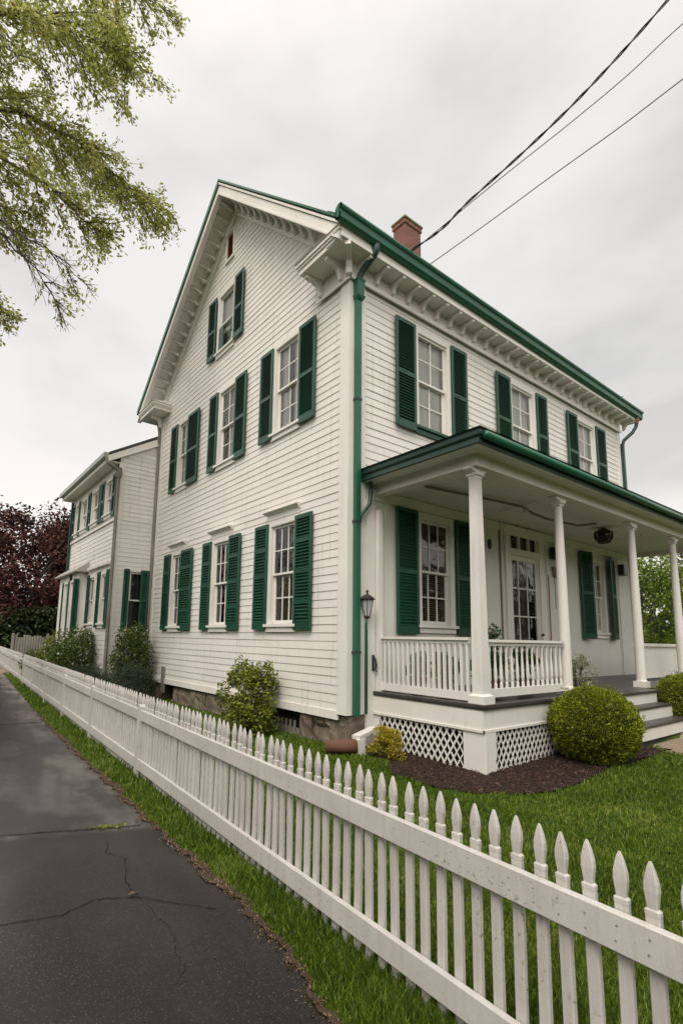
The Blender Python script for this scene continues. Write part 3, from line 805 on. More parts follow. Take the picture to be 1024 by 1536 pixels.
# foundation
b = MB(); b.box(.25,HL-.1,.25,HW-.2,-.2,.52); b.build('crawl_space_shade', DARKVOID, house)  # dark box painting the shade seen through the foundation openings
def stone(y0,y1,z0,z1,seed,x0=.03,x1=.35):
    r = random.Random(seed); b = MB(); n = 5; vs = []; ids = {}
    # rough front face grid
    for i in range(n+1):
        for j in range(n+1):
            e = (.02 if i in (0,n) else 0)+(.02 if j in (0,n) else 0)
            ids[(i,j)] = len(vs); vs.append((x0+e*1.6+r.uniform(-.03,.03), y0+(y1-y0)*i/n+r.uniform(-.01,.01), z0+(z1-z0)*j/n+r.uniform(-.01,.01)))
    fs = [(ids[(i,j)],ids[(i,j+1)],ids[(i+1,j+1)],ids[(i+1,j)]) for i in range(n) for j in range(n)]
    k = len(vs); vs += [(x1,y0,z0),(x1,y1,z0),(x1,y1,z1),(x1,y0,z1)]
    fs += [tuple(ids[(i,0)] for i in range(n+1))+(k+1,k), tuple(ids[(n,j)] for j in range(n+1))+(k+2,k+1), tuple(ids[(n-i,n)] for i in range(n+1))+(k+3,k+2), tuple(ids[(0,n-j)] for j in range(n+1))+(k,k+3)]
    b.add(vs, fs); return b.build('foundation_stone', STONE, house)
st = [(-.02,.42,-.15,.30),(-.02,.28,.31,.54),(.30,.80,.31,.53),(.44,.84,-.15,.30),(.86,1.18,-.15,.52),
      (2.25,2.75,-.15,.50),(2.79,3.3,-.15,.52),(3.33,4.45,-.15,.50),(4.5,5.35,-.15,.47),(5.4,6.3,-.2,.42),(6.9,7.35,-.15,.40),(7.3,7.9,-.2,.38)]
for i,s_ in enumerate(st): stone(*s_, seed=i)
b = MB(); b.box(.10,.13,1.2,2.2,-.1,.18)
for k in range(5): b.box(.06,.09,1.32+k*.12,1.345+k*.12,-.05,.30)
b.build('vent_grille', GREYW, house)
b = MB(); b.box(-.035,.0,6.62,6.82,.25,.86); b.build('downspout_stub', GREYW, house)
b = MB(); b.box(0.02,.3,-.02,.4,-.15,.52); b.box(.3,3.2,.02,.3,-.15,.5); b.build('foundation_wall', STONE, house)

# ---- porch
PX, PD, PF = .50, 1.87, .86
PL = HL+.1
b = MB()
nb = 14
for i in range(nb):    # deck boards run along x
    y0 = -PD-.03+(PD-.0)*i/nb; b.box(PX-.04, PL, y0+.003, y0+(PD)/nb-.003, PF-.035+ (.0005*(i%3)), PF+.001*(i%2))
b.box(PX-.03, PL, -PD-.02, -.02, PF-.06, PF-.036)
b.box(2.95,5.05,-2.12,-PD-.034,PF-.036,PF)
b.build('porch_floor', DECK, house)
b = MB()
b.box(PX-.02, PX+.02, -PD, -.03, .55, PF-.06); b.box(PX+.02, 2.97, -PD, -PD+.04, .55, PF-.06); b.box(5.03, PL, -PD, -PD+.04, .55, PF-.06)
b.box(PX-.035,PX-.02,-PD-.015,-.03,.545,.575); b.box(PX-.035,2.97,-PD-.015,-PD,.545,.575)
b.build('porch_fascia', WHITE, house)
for q in ((PX,PX+.1,-.14,-.03,.0),(PX+2.35,PX+2.5,-PD,-PD+.1,.05),(5.1,5.3,-PD,-PD+.2,.1),(7.2,7.4,-PD,-PD+.2,.1),(9.4,9.6,-PD,-PD+.2,.1)): MB().bbox(*q,.55).build('porch_pier', WHITE, house)
pier = MB().bbox(PX-.012,PX+.21,-PD-.012,-PD+.30,.0,.55).build('porch_pier', WHITE, house)
b = MB(); b.box(PX+.185,PX+.20,-PD-.016,-PD-.012,.20,.225); b.build('pier_hole', BLACK, pier)
def lattice(P0, du, L, z0, z1, nrm):
    """P0 + du*s ; diamonds made of two layers of strips"""
    k = 1.55; pitch = .098; w = .024; b = MB()
    H = z1-z0
    for lay, sgn in ((0,1),(1,-1)):
        c = -H/k-.1
        while c < L+H/k+.1:
            # strip centre line: s = c + sgn*(z-z0)/k ; clip to 0..L
            hw = w/2*math.sqrt(1+1/k/k)
            zs_ = [0, H]
            pts = []
            def lim(off):
                a = 0.0; e = H
                s0 = c+off
                if sgn > 0: a = max(a, (0-s0)*k); e = min(e, (L-s0)*k)
                else: a = max(a, (s0-L)*k); e = min(e, s0*k)
                return a, e
            a, e = lim(0)
            if e-a > .02:
                vs = []
                for t2 in (0, .006):
                    for z_, sg in ((a,-1),(a,1),(e,1),(e,-1)):
                        s = min(max(c+sgn*z_/k+sg*hw, 0), L)
                        q = Vector(P0)+Vector(du)*s+Vector(nrm)*(lay*.0065+t2); vs.append((q.x,q.y,z0+z_))
                b.add(vs, [(0,1,2,3),(7,6,5,4),(0,4,5,1),(1,5,6,2),(2,6,7,3),(3,7,4,0)])
            c += pitch
    return b
l1 = lattice((PX+.012,-PD+.30,0),(0,1,0),PD-.30-.13,.03,.55,(-1,0,0)); l1.box(PX+.005,PX+.02,-PD+.30,-.14,.02,.045)
l1.build('lattice', WHITE, house)
l2 = lattice((PX+.21,-PD+.02,0),(1,0,0),2.14,.06,.55,(0,-1,0)); l2.box(PX+.21,PX+2.35,-PD+.015,-PD+.03,.04,.07)
l2.build('lattice', WHITE, house)
l3 = lattice((5.3,-PD+.02,0),(1,0,0),1.9,.2,.55,(0,-1,0)); l3.build('lattice', WHITE, house)
b = MB(); b.box(PX+.45,PL,-PD+.5,-PD+.52,-.1,.8); b.box(PX+.45,PX+.47,-PD+.5,-.05,-.1,.8); b.build('underfloor_shade', DARKVOID, house)  # dark sheets added behind the lattice, shade under the floor as colour
# steps between second and third column
b = MB(); tb = MB(); xs0, xs1 = 2.95, 4.90; rz = (PF-.29)/3
for i in range(3):
    zt = PF-.036-(rz*i if i else 0); y = -2.10-.22*i
    b.box(xs0, xs1-.10*i*0, y, y+.03, PF-rz*(i+1)-.0, (PF-.037 if i == 0 else PF-rz*i-.033))
    if i: tb.box(xs0, xs1+.015, y-.012, y+.25, PF-rz*i-.032, PF-rz*i)
b.box(xs1-.001, xs1+.03, -2.5, -PD-.03, .2, PF-rz*2-.033); b.box(xs1-.001, xs1+.03, -2.29, -PD-.03, .45, PF-rz-.033); b.box(xs1-.001, xs1+.03, -2.10, -PD-.03, .6, PF-.037)
b.box(xs0-.03, xs0+.001, -2.5, -PD-.03, .2, PF-rz*2-.033); b.box(xs0-.03, xs0+.001, -2.10, -PD-.03, .6, PF-.037)
stp = b.build('step_riser', WHITE, house); tb.build('step_tread', DECK, house)
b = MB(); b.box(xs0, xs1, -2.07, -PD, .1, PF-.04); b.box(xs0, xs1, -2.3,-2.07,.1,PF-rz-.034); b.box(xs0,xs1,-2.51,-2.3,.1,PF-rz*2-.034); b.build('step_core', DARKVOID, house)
# columns
CY = -PD+.13
colx = (.64, 2.72, 5.33, 7.34, 9.42)
ZC = 3.80
def column(x, square=False):
    b = MB(); 
    if square:
        rings = []
        for z,h in ((PF,.112),(PF+.09,.112),(PF+.095,.095),(PF+.115,.076),(ZC-.14,.056)):
            rings.append([(x-h,CY-h,z),(x+h,CY-h,z),(x+h,CY+h,z),(x-h,CY+h,z)])
        b.loft(rings)
    else:
        b.box(x-.10,x+.10,CY-.10,CY+.10,PF,PF+.10)
        b.lathe([(.085,.10),(.085,.115),(.078,.125),(.078,.16),(.076,.8),(.069,1.8),(.056,ZC-PF-.16),(.056,ZC-PF-.14)],(x,CY,PF),20)
    c = b.build('porch_column', WHITE, house, smooth=False)
    k = MB(); k.box(x-.062,x+.062,CY-.062,CY+.062,ZC-.14,ZC-.10); k.box(x-.08,x+.08,CY-.08,CY+.08,ZC-.10,ZC-.06)
    k.prism([(x-.17,ZC-.001),(x-.17,ZC-.03),(x-.10,ZC-.059),(x+.10,ZC-.059),(x+.17,ZC-.03),(x+.17,ZC-.001)],1,CY-.06,CY+.06)
    if square: k.prism([(CY-.061,ZC-.001),(CY-.061,ZC-.058),(CY+.12,ZC-.03),(CY+.17,ZC-.001)],0,x-.06,x+.06)
    k.build('capital', WHITE, c)
for i,x in enumerate(colx): column(x, i == 0)
b = MB(); b.box(.515,.60,-.12,-.03,PF,3.55); b.build('porch_pilaster', WHITE, house)
# railings
def railing(p0, p1, n, z0, z1, turned):
    p0 = Vector(p0); p1 = Vector(p1); d = (p1-p0); L = d.length; d.normalize()
    b = MB(); a = (*p0.xy, z1-.03); c = (*p1.xy, z1-.03)
    b.beam(a, c, .10, .035); b.beam((*p0.xy,z1-.07),(*p1.xy,z1-.07),.045,.045)
    top = b.build('porch_railing', WHITE, house)
    b = MB(); b.beam((*p0.xy,z0+.05),(*p1.xy,z0+.05),.06,.10); b.build('bottom_rail', WHITE, top)
    fb = None
    for i in range(n):
        q = p0+d*(L*(i+.5)/n); h0 = z0+.10; h1 = z1-.09; H = h1-h0
        if fb is None:
            m = MB()
            if turned: m.lathe([(.020,0),(.020,.10*H),(.013,.14*H),(.021,.22*H),(.022,.4*H),(.015,.62*H),(.013,.80*H),(.017,.84*H),(.019,.88*H),(.019,H)],(0,0,0),8)
            else: m.bbox(-.019,.019,-.019,.019,0,H,.003)
            fb = m.build('baluster', WHITE); fb.parent = top; fb.location = (q.x,q.y,h0)
        else: link_copy(fb, top, (q.x,q.y,h0))
    return top
railing((.60,-.12,0),(.60,CY+.11,0),17,PF+.02,PF+.80,False)
railing((.76,CY,0),(2.61,CY,0),15,PF+.06,PF+.78,True)
b = MB(); b.box(6.75,9.3,-1.16,-1.13,PF+.05,PF+.70); b.box(6.72,9.33,-1.20,-1.09,PF+.70,PF+.76); b.build('porch_panel', WHITE, house)
# beams, ceiling, roof
b = MB()
b.box(PX+.03, PL, CY-.10, CY+.07, ZC, 4.02); b.box(PX+.03, PX+.20, CY+.07, -.02, ZC, 4.02)
b.box(PX+.012, PL, CY-.118, CY-.10, ZC+.0, ZC+.022); b.box(PX+.012, PX+.03, CY-.10, -.02, ZC+.0, ZC+.022)
b.box(PX+.02, PL, CY-.11, CY-.10, ZC+.17, 4.02); b.box(PX+.02, PX+.03, CY-.10, -.02, ZC+.17, 4.02)
b.box(PL-.15, PL, CY+.07, -.02, ZC+.0, 4.02)
b.build('porch_beam', WHITE, house)
b = MB()
for i in range(20):
    y0 = CY+.07+(-.02-CY-.07)*i/20; y1 = CY+.07+(-.02-CY-.07)*(i+1)/20
    b.box(PX+.20, PL-.15, y0+.002, y1-.002, 3.90, 3.92)
b.box(PX+.20,PL-.15,CY+.07,-.02,3.92,3.94); b.build('porch_ceiling', PORCHW, house)
RX, RY = .22, -2.10
b = MB()
b.box(RX+.04, PL+.3, RY+.04, -.03, 3.965, 3.985)     # soffit
b.build('porch_soffit', PORCHW, house)
b = MB()
def fascia_prof(o): return [(o+.0,3.96),(o+.0,4.02),(o-.03,4.05),(o-.035,4.10),(o-.045,4.125),(o+.05,4.125),(o+.05,3.96)]
P_ = fascia_prof(0)
# mitred corner: left side (x = RX+p) and front (y = RY+p)
ringL0 = [(RX+p,-.03,z) for p,z in P_]; ringC = [(RX+p,RY+p,z) for p,z in P_]; ringR = [(PL+.3,RY+p,z) for p,z in P_]
b.loft([ringL0, ringC, ringR])
b.build('porch_gutter', DARKGREEN, house)
b = MB(); b.tube([(RX+.04,RY-.055,4.045),(PL+.3,RY-.055,4.03)],.05,10); b.build('porch_gutter', GREENMET, house, smooth=True)
b = MB()
e = -.06
b.add([(RX+e,RY+e,4.127),(PL+.36,RY+e,4.127),(PL+.36,-.03,4.5),(RX+.9,-.03,4.5),(RX+e,-.03,4.127)], [(0,1,2,3),(0,3,4)])
b.add([(RX+e,RY+e,4.120),(PL+.36,RY+e,4.120),(PL+.36,-.03,4.12),(RX+e,-.03,4.12)], [(3,2,1,0)])
b.build('porch_roof', ROOF, house)
b = MB(); b.tube([(.36,-.10,3.97),(.37,-.10,3.80),(.34,-.10,3.62),(.18,-.09,3.42),(.13,-.09,3.30)],.028,8); b.build('porch_downspout', DARKGREEN, house, smooth=True)
# door
b = mbF(); dv = .05
b.box(3.98,4.16,0,dv,PF,3.78); b.box(5.20,5.38,0,dv,PF,3.78); b.box(4.16,5.20,0,dv,3.68,3.78); b.box(4.16,5.20,0,dv,3.30,3.42)
b.box(3.94,5.42,0,dv+.03,3.78,3.86)
for u in (4.50,4.85): b.box(u-.02,u+.02,-.02,.03,3.42,3.68)
dr = b.build('door', TRIM, house)
b = mbF()
b.box(4.16,4.26,-.04,.0,PF,3.30); b.box(5.10,5.20,-.04,.0,PF,3.30); b.box(4.26,5.10,-.04,.0,3.20,3.30); b.box(4.26,5.10,-.04,.0,PF,1.55)
for u in (4.48,4.80): b.box(u-.012,u+.012,-.035,-.01,1.55,3.20)
for z in (2.10,2.65): b.box(4.26,5.10,-.035,-.01,z-.012,z+.012)
b.build('door_leaf', TRIM, dr)
b = mbF(); b.box(4.30,5.06,.0,.012,1.0,1.42); b.build('door_panel', TRIM, dr)
b = mbF(); b.add([(4.26,-.02,1.5),(5.10,-.02,1.5),(5.10,-.02,3.66),(4.26,-.02,3.66)], [(3,2,1,0)]); b.build('glass', GLASS, dr)
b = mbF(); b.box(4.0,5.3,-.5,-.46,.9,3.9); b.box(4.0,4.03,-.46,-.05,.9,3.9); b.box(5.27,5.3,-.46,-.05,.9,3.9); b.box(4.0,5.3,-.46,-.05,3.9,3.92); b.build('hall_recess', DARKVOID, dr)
b = mbF(); 
for i in range(24):
    pass
n=30; vs=[]; fs=[]
for i in range(n+1):
    u=4.2+.95*i/n; vs += [(u,-.22+.02*math.sin(u*45),1.4),(u,-.22+.02*math.sin(u*45),3.3)]
for i in range(n): fs.append((2*i,2*i+2,2*i+3,2*i+1))
b.add(vs,fs); b.build('curtain', C_DARK, dr, smooth=True)
b = mbF(); b.lathe([(.028,0),(.03,.02),(.015,.045)],(0,0,0),10)
b.v = [(5.14+x*1.0, -.07-z, 1.75+y) for x,y,z in [(p[0],-p[1],p[2]) for p in b.v]]; b.build('handle', IRON, dr)
# small fittings on the porch wall (fixed to the house)
b = mbF(); b.loft([[(3.50+.055*math.cos(a),v_,3.41+.10*math.sin(a)) for a in [2*math.pi*k/14 for k in range(14)]] for v_ in (.014,.035)]); b.build('oval_plaque', IRON, house)
b = mbF()
for u in (4.42,4.78):
    b.loft([[(u+.07*math.cos(a)*s,v_,3.96-.06+.05*math.sin(a)*s-.03) for a in [2*math.pi*k/10 for k in range(10)]] for v_,s in ((.02,1),(.05,.8),(.06,.3))])
b.build('wall_rosette', GREYW, house)

# ------------------------------------------------------------------ fittings that hang on or stand by the house
t_ = thing('post_lantern', 'bronze carriage lantern on a thin green pole beside the porch corner', 'lantern', (.27,-.11,.56))
lx, ly = .27,-.11
b = MB(); b.tube([(lx,ly,.56),(lx,ly,1.72),(lx-.02,ly-.015,1.80),(lx-.01,ly-.02,1.86),(lx,ly-.02,1.93)],[.022,.022,.02,.014,.012],8); b.build('pole', GREENMET, t_, smooth=True)
ly -= .02
b = MB()
for k in range(4):
    a = math.pi/4+k*math.pi/2; ca, sa = math.cos(a), math.sin(a)
    b.beam((lx+.035*ca,ly+.035*sa,1.93),(lx+.088*ca,ly+.088*sa,2.17),.010,.010)
for r,z in ((.038,1.93),(.092,2.17)):
    for k in range(4):
        a = math.pi/4+k*math.pi/2; c = a+math.pi/2
        b.beam((lx+r*math.cos(a),ly+r*math.sin(a),z),(lx+r*math.cos(c),ly+r*math.sin(c),z),.012,.012)
b.lathe([(.02,-.04),(.045,-.01),(.03,.0)],(lx,ly,1.93),8)
b.build('lantern_cage', IRON, t_)
b = MB(); b.loft([[(lx+r*math.cos(math.pi/4+k*math.pi/2),ly+r*math.sin(math.pi/4+k*math.pi/2),z) for k in range(4)] for r,z in ((.115,2.172),(.118,2.18),(.05,2.235),(.018,2.25),(.012,2.27),(.022,2.285),(.02,2.30),(.003,2.315))]); b.build('lantern_roof', IRON, t_)
b = MB(); b.loft([[(lx+r*math.cos(math.pi/4+k*math.pi/2),ly+r*math.sin(math.pi/4+k*math.pi/2),z) for k in range(4)] for r,z in ((.030,1.935),(.080,2.165))]); b.build('lantern_glass', LAMPG, t_)

# box lantern on the wall right of the door, and a second beyond the far window
def wallbox(u0,u1,z0,z1,label):
    t_ = thing('wall_light', label, 'wall light', ((u0+u1)/2,-.012,z0))
    b = mbF(); b.bbox((u0+u1)/2-.05,(u0+u1)/2+.05,.012,.05,z0+.05,z1-.05,.005); b.build('mount', BLACK, t_)
    b = mbF(); b.loft([[(u0+i,vv,z0),(u1-i,vv,z0),(u1-i,vv,z1),(u0+i,vv,z1)] for vv,i in ((.05,.0),(.14,.0),(.18,.03))]); b.build('shade', BLACK, t_)
wallbox(5.64,6.00,3.36,3.60,'square black wall light right of the glazed door')
wallbox(8.90,9.16,3.30,3.56,'square black wall light beyond the far porch window')
t_ = thing('doorbell_box', 'small grey junction box and pipe on the porch wall behind the second column', 'junction box', (5.8,-.012,2.95))
b = mbF(); b.bbox(5.72,5.88,.014,.08,2.98,3.2,.008); b.bbox(5.90,5.98,.014,.05,3.05,3.16,.005); b.build('box', GREYW, t_); b = mbF(); b.tube([(5.8,.03,2.98),(5.8,.03,2.3)],.012,6); b.build('pipe', GREYW, t_)
# conduit under porch ceiling
t_ = thing('ceiling_conduit', 'dark pipe with a bracket running under the porch ceiling', 'pipe', (2.4,-1.0,3.88))
b = MB(); b.tube([(.9,-.7,3.86),(2.0,-.9,3.85),(2.9,-1.05,3.83),(3.2,-1.08,3.75),(3.6,-1.1,3.72),(4.6,-1.15,3.74),(5.2,-1.2,3.86)],.022,7); b.build('pipe', GREYW, t_, smooth=True)
b = MB(); b.beam((2.85,-1.35,3.85),(3.0,-.55,3.85),.02,.03); b.lathe([(.02,0),(.03,-.04),(.06,-.10),(.05,-.11)],(3.0,-1.05,3.84),10); b.build('bracket', PORCHW, t_)
# black cage lamp
t_ = thing('cage_lamp', 'round black cage lamp hanging under the porch ceiling', 'lamp', (5.85,-1.05,3.9))
cxl, cyl = 5.85,-1.05
b = MB()
for k in range(12):
    a = 2*math.pi*k/12
    b.tube([(cxl+.05*math.cos(a),cyl+.05*math.sin(a),3.86),(cxl+.16*math.cos(a),cyl+.16*math.sin(a),3.80),(cxl+.16*math.cos(a),cyl+.16*math.sin(a),3.70),(cxl+.1*math.cos(a),cyl+.1*math.sin(a),3.60)],.012,5)
for r,z in ((.16,3.80),(.16,3.70),(.10,3.60)): b.tube([(cxl+r*math.cos(2*math.pi*k/16),cyl+r*math.sin(2*math.pi*k/16),z) for k in range(17)],.014,5)
b.build('cage', BLACK, t_)
b = MB(); b.lathe([(.05,.30),(.10,.27),(.11,.12),(.06,.04)],(cxl,cyl,3.58),14); b.build('lamp_body', BLACK, t_)
b = MB(); b.beam((cxl-.1,cyl-.08,3.74),(cxl+.16,cyl-.17,3.80),.03,.03); b.build('clip', LAMPG, t_)
# splash trough
t_ = thing('splash_trough', 'white wooden rain trough with a terracotta pipe at the house corner', 'trough', (-.05,-.22,.05))
b = MB(); b.beam((.42,-.14,.36),(-.06,-.27,.30),.13,.05); b.beam((.0,-.30,.05),(-.01,-.30,.28),.12,.06,up=(0,1,0)); b.build('trough_board', WHITE, t_)
b = MB(); b.tube([(-.04,-.27,.19),(-.20,-.14,.18),(-.36,.0,.17)],[.09,.09,.08],12); b.build('clay_pipe', TERRA, t_, smooth=True)
t_ = thing('latch_hook', 'small black iron hook on the porch corner board', 'hook', (.47,-.06,1.2))
b = MB(); b.tube([(.46,-.07,1.36),(.45,-.11,1.32),(.46,-.12,1.24),(.47,-.09,1.16),(.48,-.12,1.14)],.014,6); b.box(.44,.475,-.065,-.05,1.15,1.38); b.build('hook', BLACK, t_)

# ------------------------------------------------------------------ REAR WING
wing = thing('rear_house_wing', 'white two-storey rear wing with a row of narrow green shutters and a low bay', 'house', (0,8,0))
WX, WY0, WY1 = -1.05, 7.9, 12.9
TWs = lambda u,v,z: (WX-v, u, z); TWe = lambda u,v,z: (u, WY0-v, z)
mkS = lambda: MB(TWs, False); mkE = lambda: MB(TWe, True)
EZ = 6.30
wh = [(8.35,8.95,4.85,5.78),(9.62,10.35,4.85,5.78),(10.95,11.65,4.85,5.78),(12.0,12.4,4.85,5.78),(8.25,8.75,1.9,3.2),(9.45,9.95,1.9,3.2)]
siding(mkS, 'side_wall', .5, EZ-.12, lambda z: (WY0, WY1), wh, wing, .12, seed=21)
def wz(x): return EZ+.02+.60*(x-(-1.35))
siding(mkE, 'end_wall', .5, 6.9, lambda z: (WX if z+.1 < wz(WX) else min(.1,-1.35+(z+.1-EZ-.02)/.6), .1), [(-.62,-.14,1.75,3.25)], wing, .12, seed=22)
for a,b_,c,d in wh: window(mkS, wing, a, b_, c, d, cols=2, rows=1, curtain='dark' if c < 3 else 'white', casing=.06)
window(mkE, wing, -.62, -.14, 1.75, 3.25, cols=1, rows=1, curtain='dark', casing=.06)
for u0,u1 in ((8.0,8.3),(9.02,9.36),(10.5,10.8),(11.72,11.95),(12.45,12.8),(9.4,9.6)):
    shutter(mkS, wing, u0, u1, 4.72, 5.86, (.5,))
for u0,u1 in ((8.0,8.25),(8.8,9.1),(9.9,10.15)): shutter(mkS, wing, u0, u1, 1.78, 3.28, (.5,))
shutter(mkE, wing, -.78, -.63, 1.7, 3.3, (.5,), v=.046); shutter(mkE, wing, -.34, -.12, 1.7, 3.3, (.5,), v=.05)
b = MB(); b.box(WX+.02,4,WY1-.02,WY1,.3,6.2); b.box(WX+.05,.1,WY0+.6,WY1-.05,-.1,.5); b.build('foundation_wall', STONE, wing)
b = MB(); ex = WX-.32
b.prism([(ex,EZ+.02),(2.2,wz(2.2)),(2.2,wz(2.2)-.09),(ex,EZ-.07)],1,WY0-.04,WY1+.25); b.prism([(2.2,wz(2.2)),(5.5,EZ),(5.5,EZ-.09),(2.2,wz(2.2)-.09)],1,HW+.6,WY1+.25)
b.build('roof', ROOF, wing)
b = MB(); b.prism([(ex,EZ-.07),(.0,wz(0)-.09),(.0,wz(0)-.30),(ex,EZ-.24)],1,WY0-.05,WY0-.02); b.prism([(ex,EZ-.21),(.0,wz(0)-.27),(.0,wz(0)-.30),(ex,EZ-.24)],1,WY0-.075,WY0-.05)
b.box(ex,WX,WY0,WY1+.25,EZ-.22,EZ-.19); b.box(ex-.02,ex,WY0-.02,WY1+.25,EZ-.24,EZ-.02); b.box(WX-.03,WX,WY0,WY1,EZ-.42,EZ-.22)
b.build('eave_trim', TRIM, wing)
b = MB(); b.box(ex-.12,ex-.02,WY0-.03,WY1+.28,EZ-.12,EZ+.0); b.build('gutter', simple('pale_green_metal',[(.3,(.30,.34,.30)),(.7,(.40,.44,.39))],4,.5,.1), wing)
b = MB(); b.box(WX-.10,WX,8.1,10.1,3.42,3.50); b.box(WX-.05,WX-.02,WY0,WY1,4.56,4.62); b.box(WX-.03,WX+.1,WY0-.03,WY0,.5,EZ-.2); b.box(WX-.03,WX,WY0,WY0+.1,.5,EZ-.2); b.build('trim_board', TRIM, wing)
b = MB(); b.tube([(ex-.07,WY0+.02,EZ-.1),(ex+.0,WY0-.04,EZ-.28),(WX-.06,WY0-.07,EZ-.42),(WX-.04,WY0-.06,EZ-.6),(WX-.04,WY0-.06,.5)],.045,8); b.box(WX-.10,WX+.02,WY0-.12,WY0-.0,EZ-.62,EZ-.36); b.build('downspout', GREYW, wing)
b = MB(); b.box(WX-.10,WX-.04,WY1-.1,WY1-.02,.5,EZ-.3); b.build('downspout', DARKGREEN, wing)
# shed roof + bay
b = MB(); bx = -1.28
b.add([(WX,10.2,3.72),(WX,13.0,3.72),(bx-.14,13.05,3.44),(bx-.14,10.2,3.44),(WX,10.2,3.40),(bx-.14,10.2,3.40),(bx-.14,13.05,3.40),(WX,13.0,3.40)], [(0,3,2,1),(0,4,5,3),(3,5,6,2),(2,6,7,1),(4,7,6,5)])
b.build('bay_roof', simple('grey_metal_roof',[(.3,(.30,.29,.27)),(.7,(.42,.40,.375))],3,.6,.2), wing)
b = MB(); b.box(bx,bx+.02,10.4,10.82,.4,3.40); b.box(bx,bx+.02,11.24,11.58,.4,3.4); b.box(bx,bx+.02,12.04,12.9,.4,3.4); b.box(bx,bx+.02,10.82,12.04,.4,1.5); b.box(bx,bx+.02,10.82,12.04,3.15,3.4); b.box(bx+.02,WX,10.4,10.42,.4,3.4); b.box(bx+.02,WX,12.88,12.9,.4,3.4); b.build('bay_wall', TRIM, wing)
mkB = lambda: MB(lambda u,v,z: (bx-v,u,z), False); mkBe = lambda: MB(lambda u,v,z: (u,10.4-v,z), True)
for u0 in (10.55,11.3,12.1): 
    shutter(mkB, wing, u0, u0+.22, 1.5, 3.2, (.5,), v=.01)
for u0 in (-1.42,): shutter(mkBe, wing, u0, u0+.16, 1.5, 3.2, (.5,), v=.01)
for ua,ub in ((10.82,11.24),(11.58,12.04)): window(mkB, wing, ua, ub, 1.5, 3.15, cols=2, rows=2, curtain='white', casing=.03, sill=False)

# ------------------------------------------------------------------ PICKET FENCE
FA = math.atan(.052); FY0 = -4.851
fence = thing('picket_fence', 'long white picket fence with spear-topped pickets between walkway and lawn', 'fence', (fence_x(FY0), FY0, 0))
fd = Vector((math.sin(FA), math.cos(FA), 0)); fo = Vector((-math.cos(FA), math.sin(FA), 0))   # along, outward (street side)
def fpt(s, o, z): 
    p = Vector((fence_x(FY0), FY0, 0)) + fd*s + fo*o; return (p.x, p.y, z)
def picket_rings(s0, lean=0.0, dz=0.0, simple_=False):
    out = []
    prof = [(.02,.0215,.0125),(.772,.0215,.0125),(.778,.0225,.0135),(.790,.0225,.0135),(.796,.0150,.0100),(.815,.0175,.0115),(.845,.0215,.0130),(.868,.0205,.0125),(.895,.0150,.0100),(.918,.0085,.0060),(.930,.0035,.0030)]
    if simple_: prof = [prof[i] for i in (0,3,4,6,8,10)]
    for z, hw, hd in prof:
        c = .3*min(hw, hd)
        ring = [(-hw+c,-hd),(hw-c,-hd),(hw,-hd+c),(hw,hd-c),(hw-c,hd),(-hw+c,hd),(-hw,hd-c),(-hw,-hd+c)] if not simple_ else [(-hw,-hd),(hw,-hd),(hw,hd),(-hw,hd)]
        out.append([(s0+a+lean*z, o, z+dz) for a, o in ring])
    return out
pk = MB(); 
for ring in [picket_rings(0)]: pk.loft([[tuple(fd*a + fo*o + Vector((0,0,z))) for a, o, z in r] for r in ring])
p0 = pk.build('picket', FENCEW); p0.parent = fence; p0.location = (0,0,0)
rr = random.Random(4); NP = 99; S0 = -.475
cnt = 0
for i in range(-5, NP-6):
    if i == 0: continue
    if cnt >= 98: break
    s = i*.095
    c = link_copy(p0, fence, fd*s + Vector((0,0,rr.uniform(-.004,.004)))); c.rotation_euler = (rr.uniform(-.010,.010), rr.uniform(-.010,.010), rr.uniform(-.07,.07)); cnt += 1
last = (NP-7)*.095
rest = MB()
s = last+.095; k = 0
while s < 31.6:
    rings = picket_rings(s, rr.uniform(-.008,.008), rr.uniform(-.004,.004), True)
    rest.loft([[fpt(a, o, z) for a, o, z in r] for r in rings]); s += .095
s = -6*.095
while s > -3.2:
    rings = picket_rings(s, rr.uniform(-.008,.008), rr.uniform(-.004,.004), True)
    rest.loft([[fpt(a, o, z) for a, o, z in r] for r in rings]); s -= .095
ro = rest.build('picket_row', FENCEW, fence); ro['kind'] = 'stuff'
posts = [-3.2] + [5.30+2.55*i for i in range(11)]
edges = [-3.3] + posts[1:] + [27.3]
for z0, z1, nm in ((.640,.755,'top_rail'),(.105,.220,'bottom_rail')):
    segs = [(-3.2, posts[1]-.05)] + [(posts[i]+.05, (posts[i+1]-.05) if i+1 < len(posts) else 31.7) for i in range(1, len(posts))]
    for a, c_ in segs:
        b = MB(); n = max(1, int((c_-a)/1.2)); rings = []
        for j in range(n+1):
            s = a+(c_-a)*j/n; w = .004*math.sin(s*1.3+z0*9); c = .003
            rings.append([fpt(s,.016+w,z0+w),fpt(s,.045+w-c,z0+w),fpt(s,.045+w,z0+c+w),fpt(s,.045+w,z1-c+w),fpt(s,.045+w-c,z1+w),fpt(s,.016+w,z1+w)])
        b.loft(rings); b.build(nm, FENCEW, fence)
nl = MB()
for i in range(-8, 60):
    for z_ in (.675,.72,.14,.185):
        q = Vector(fpt(i*.095 + rr.uniform(-.006,.006), .0455, z_ + rr.uniform(-.005,.005)))
        nl.add([tuple(q + fd*(.0035*math.cos(a)) + Vector((0,0,.0035*math.sin(a))) + fo*.0008) for a in (0,1.05,2.1,3.14,4.19,5.24)], [(0,1,2,3,4,5)])
no_ = nl.build('nail_heads', GREYW, fence); no_['kind'] = 'stuff'
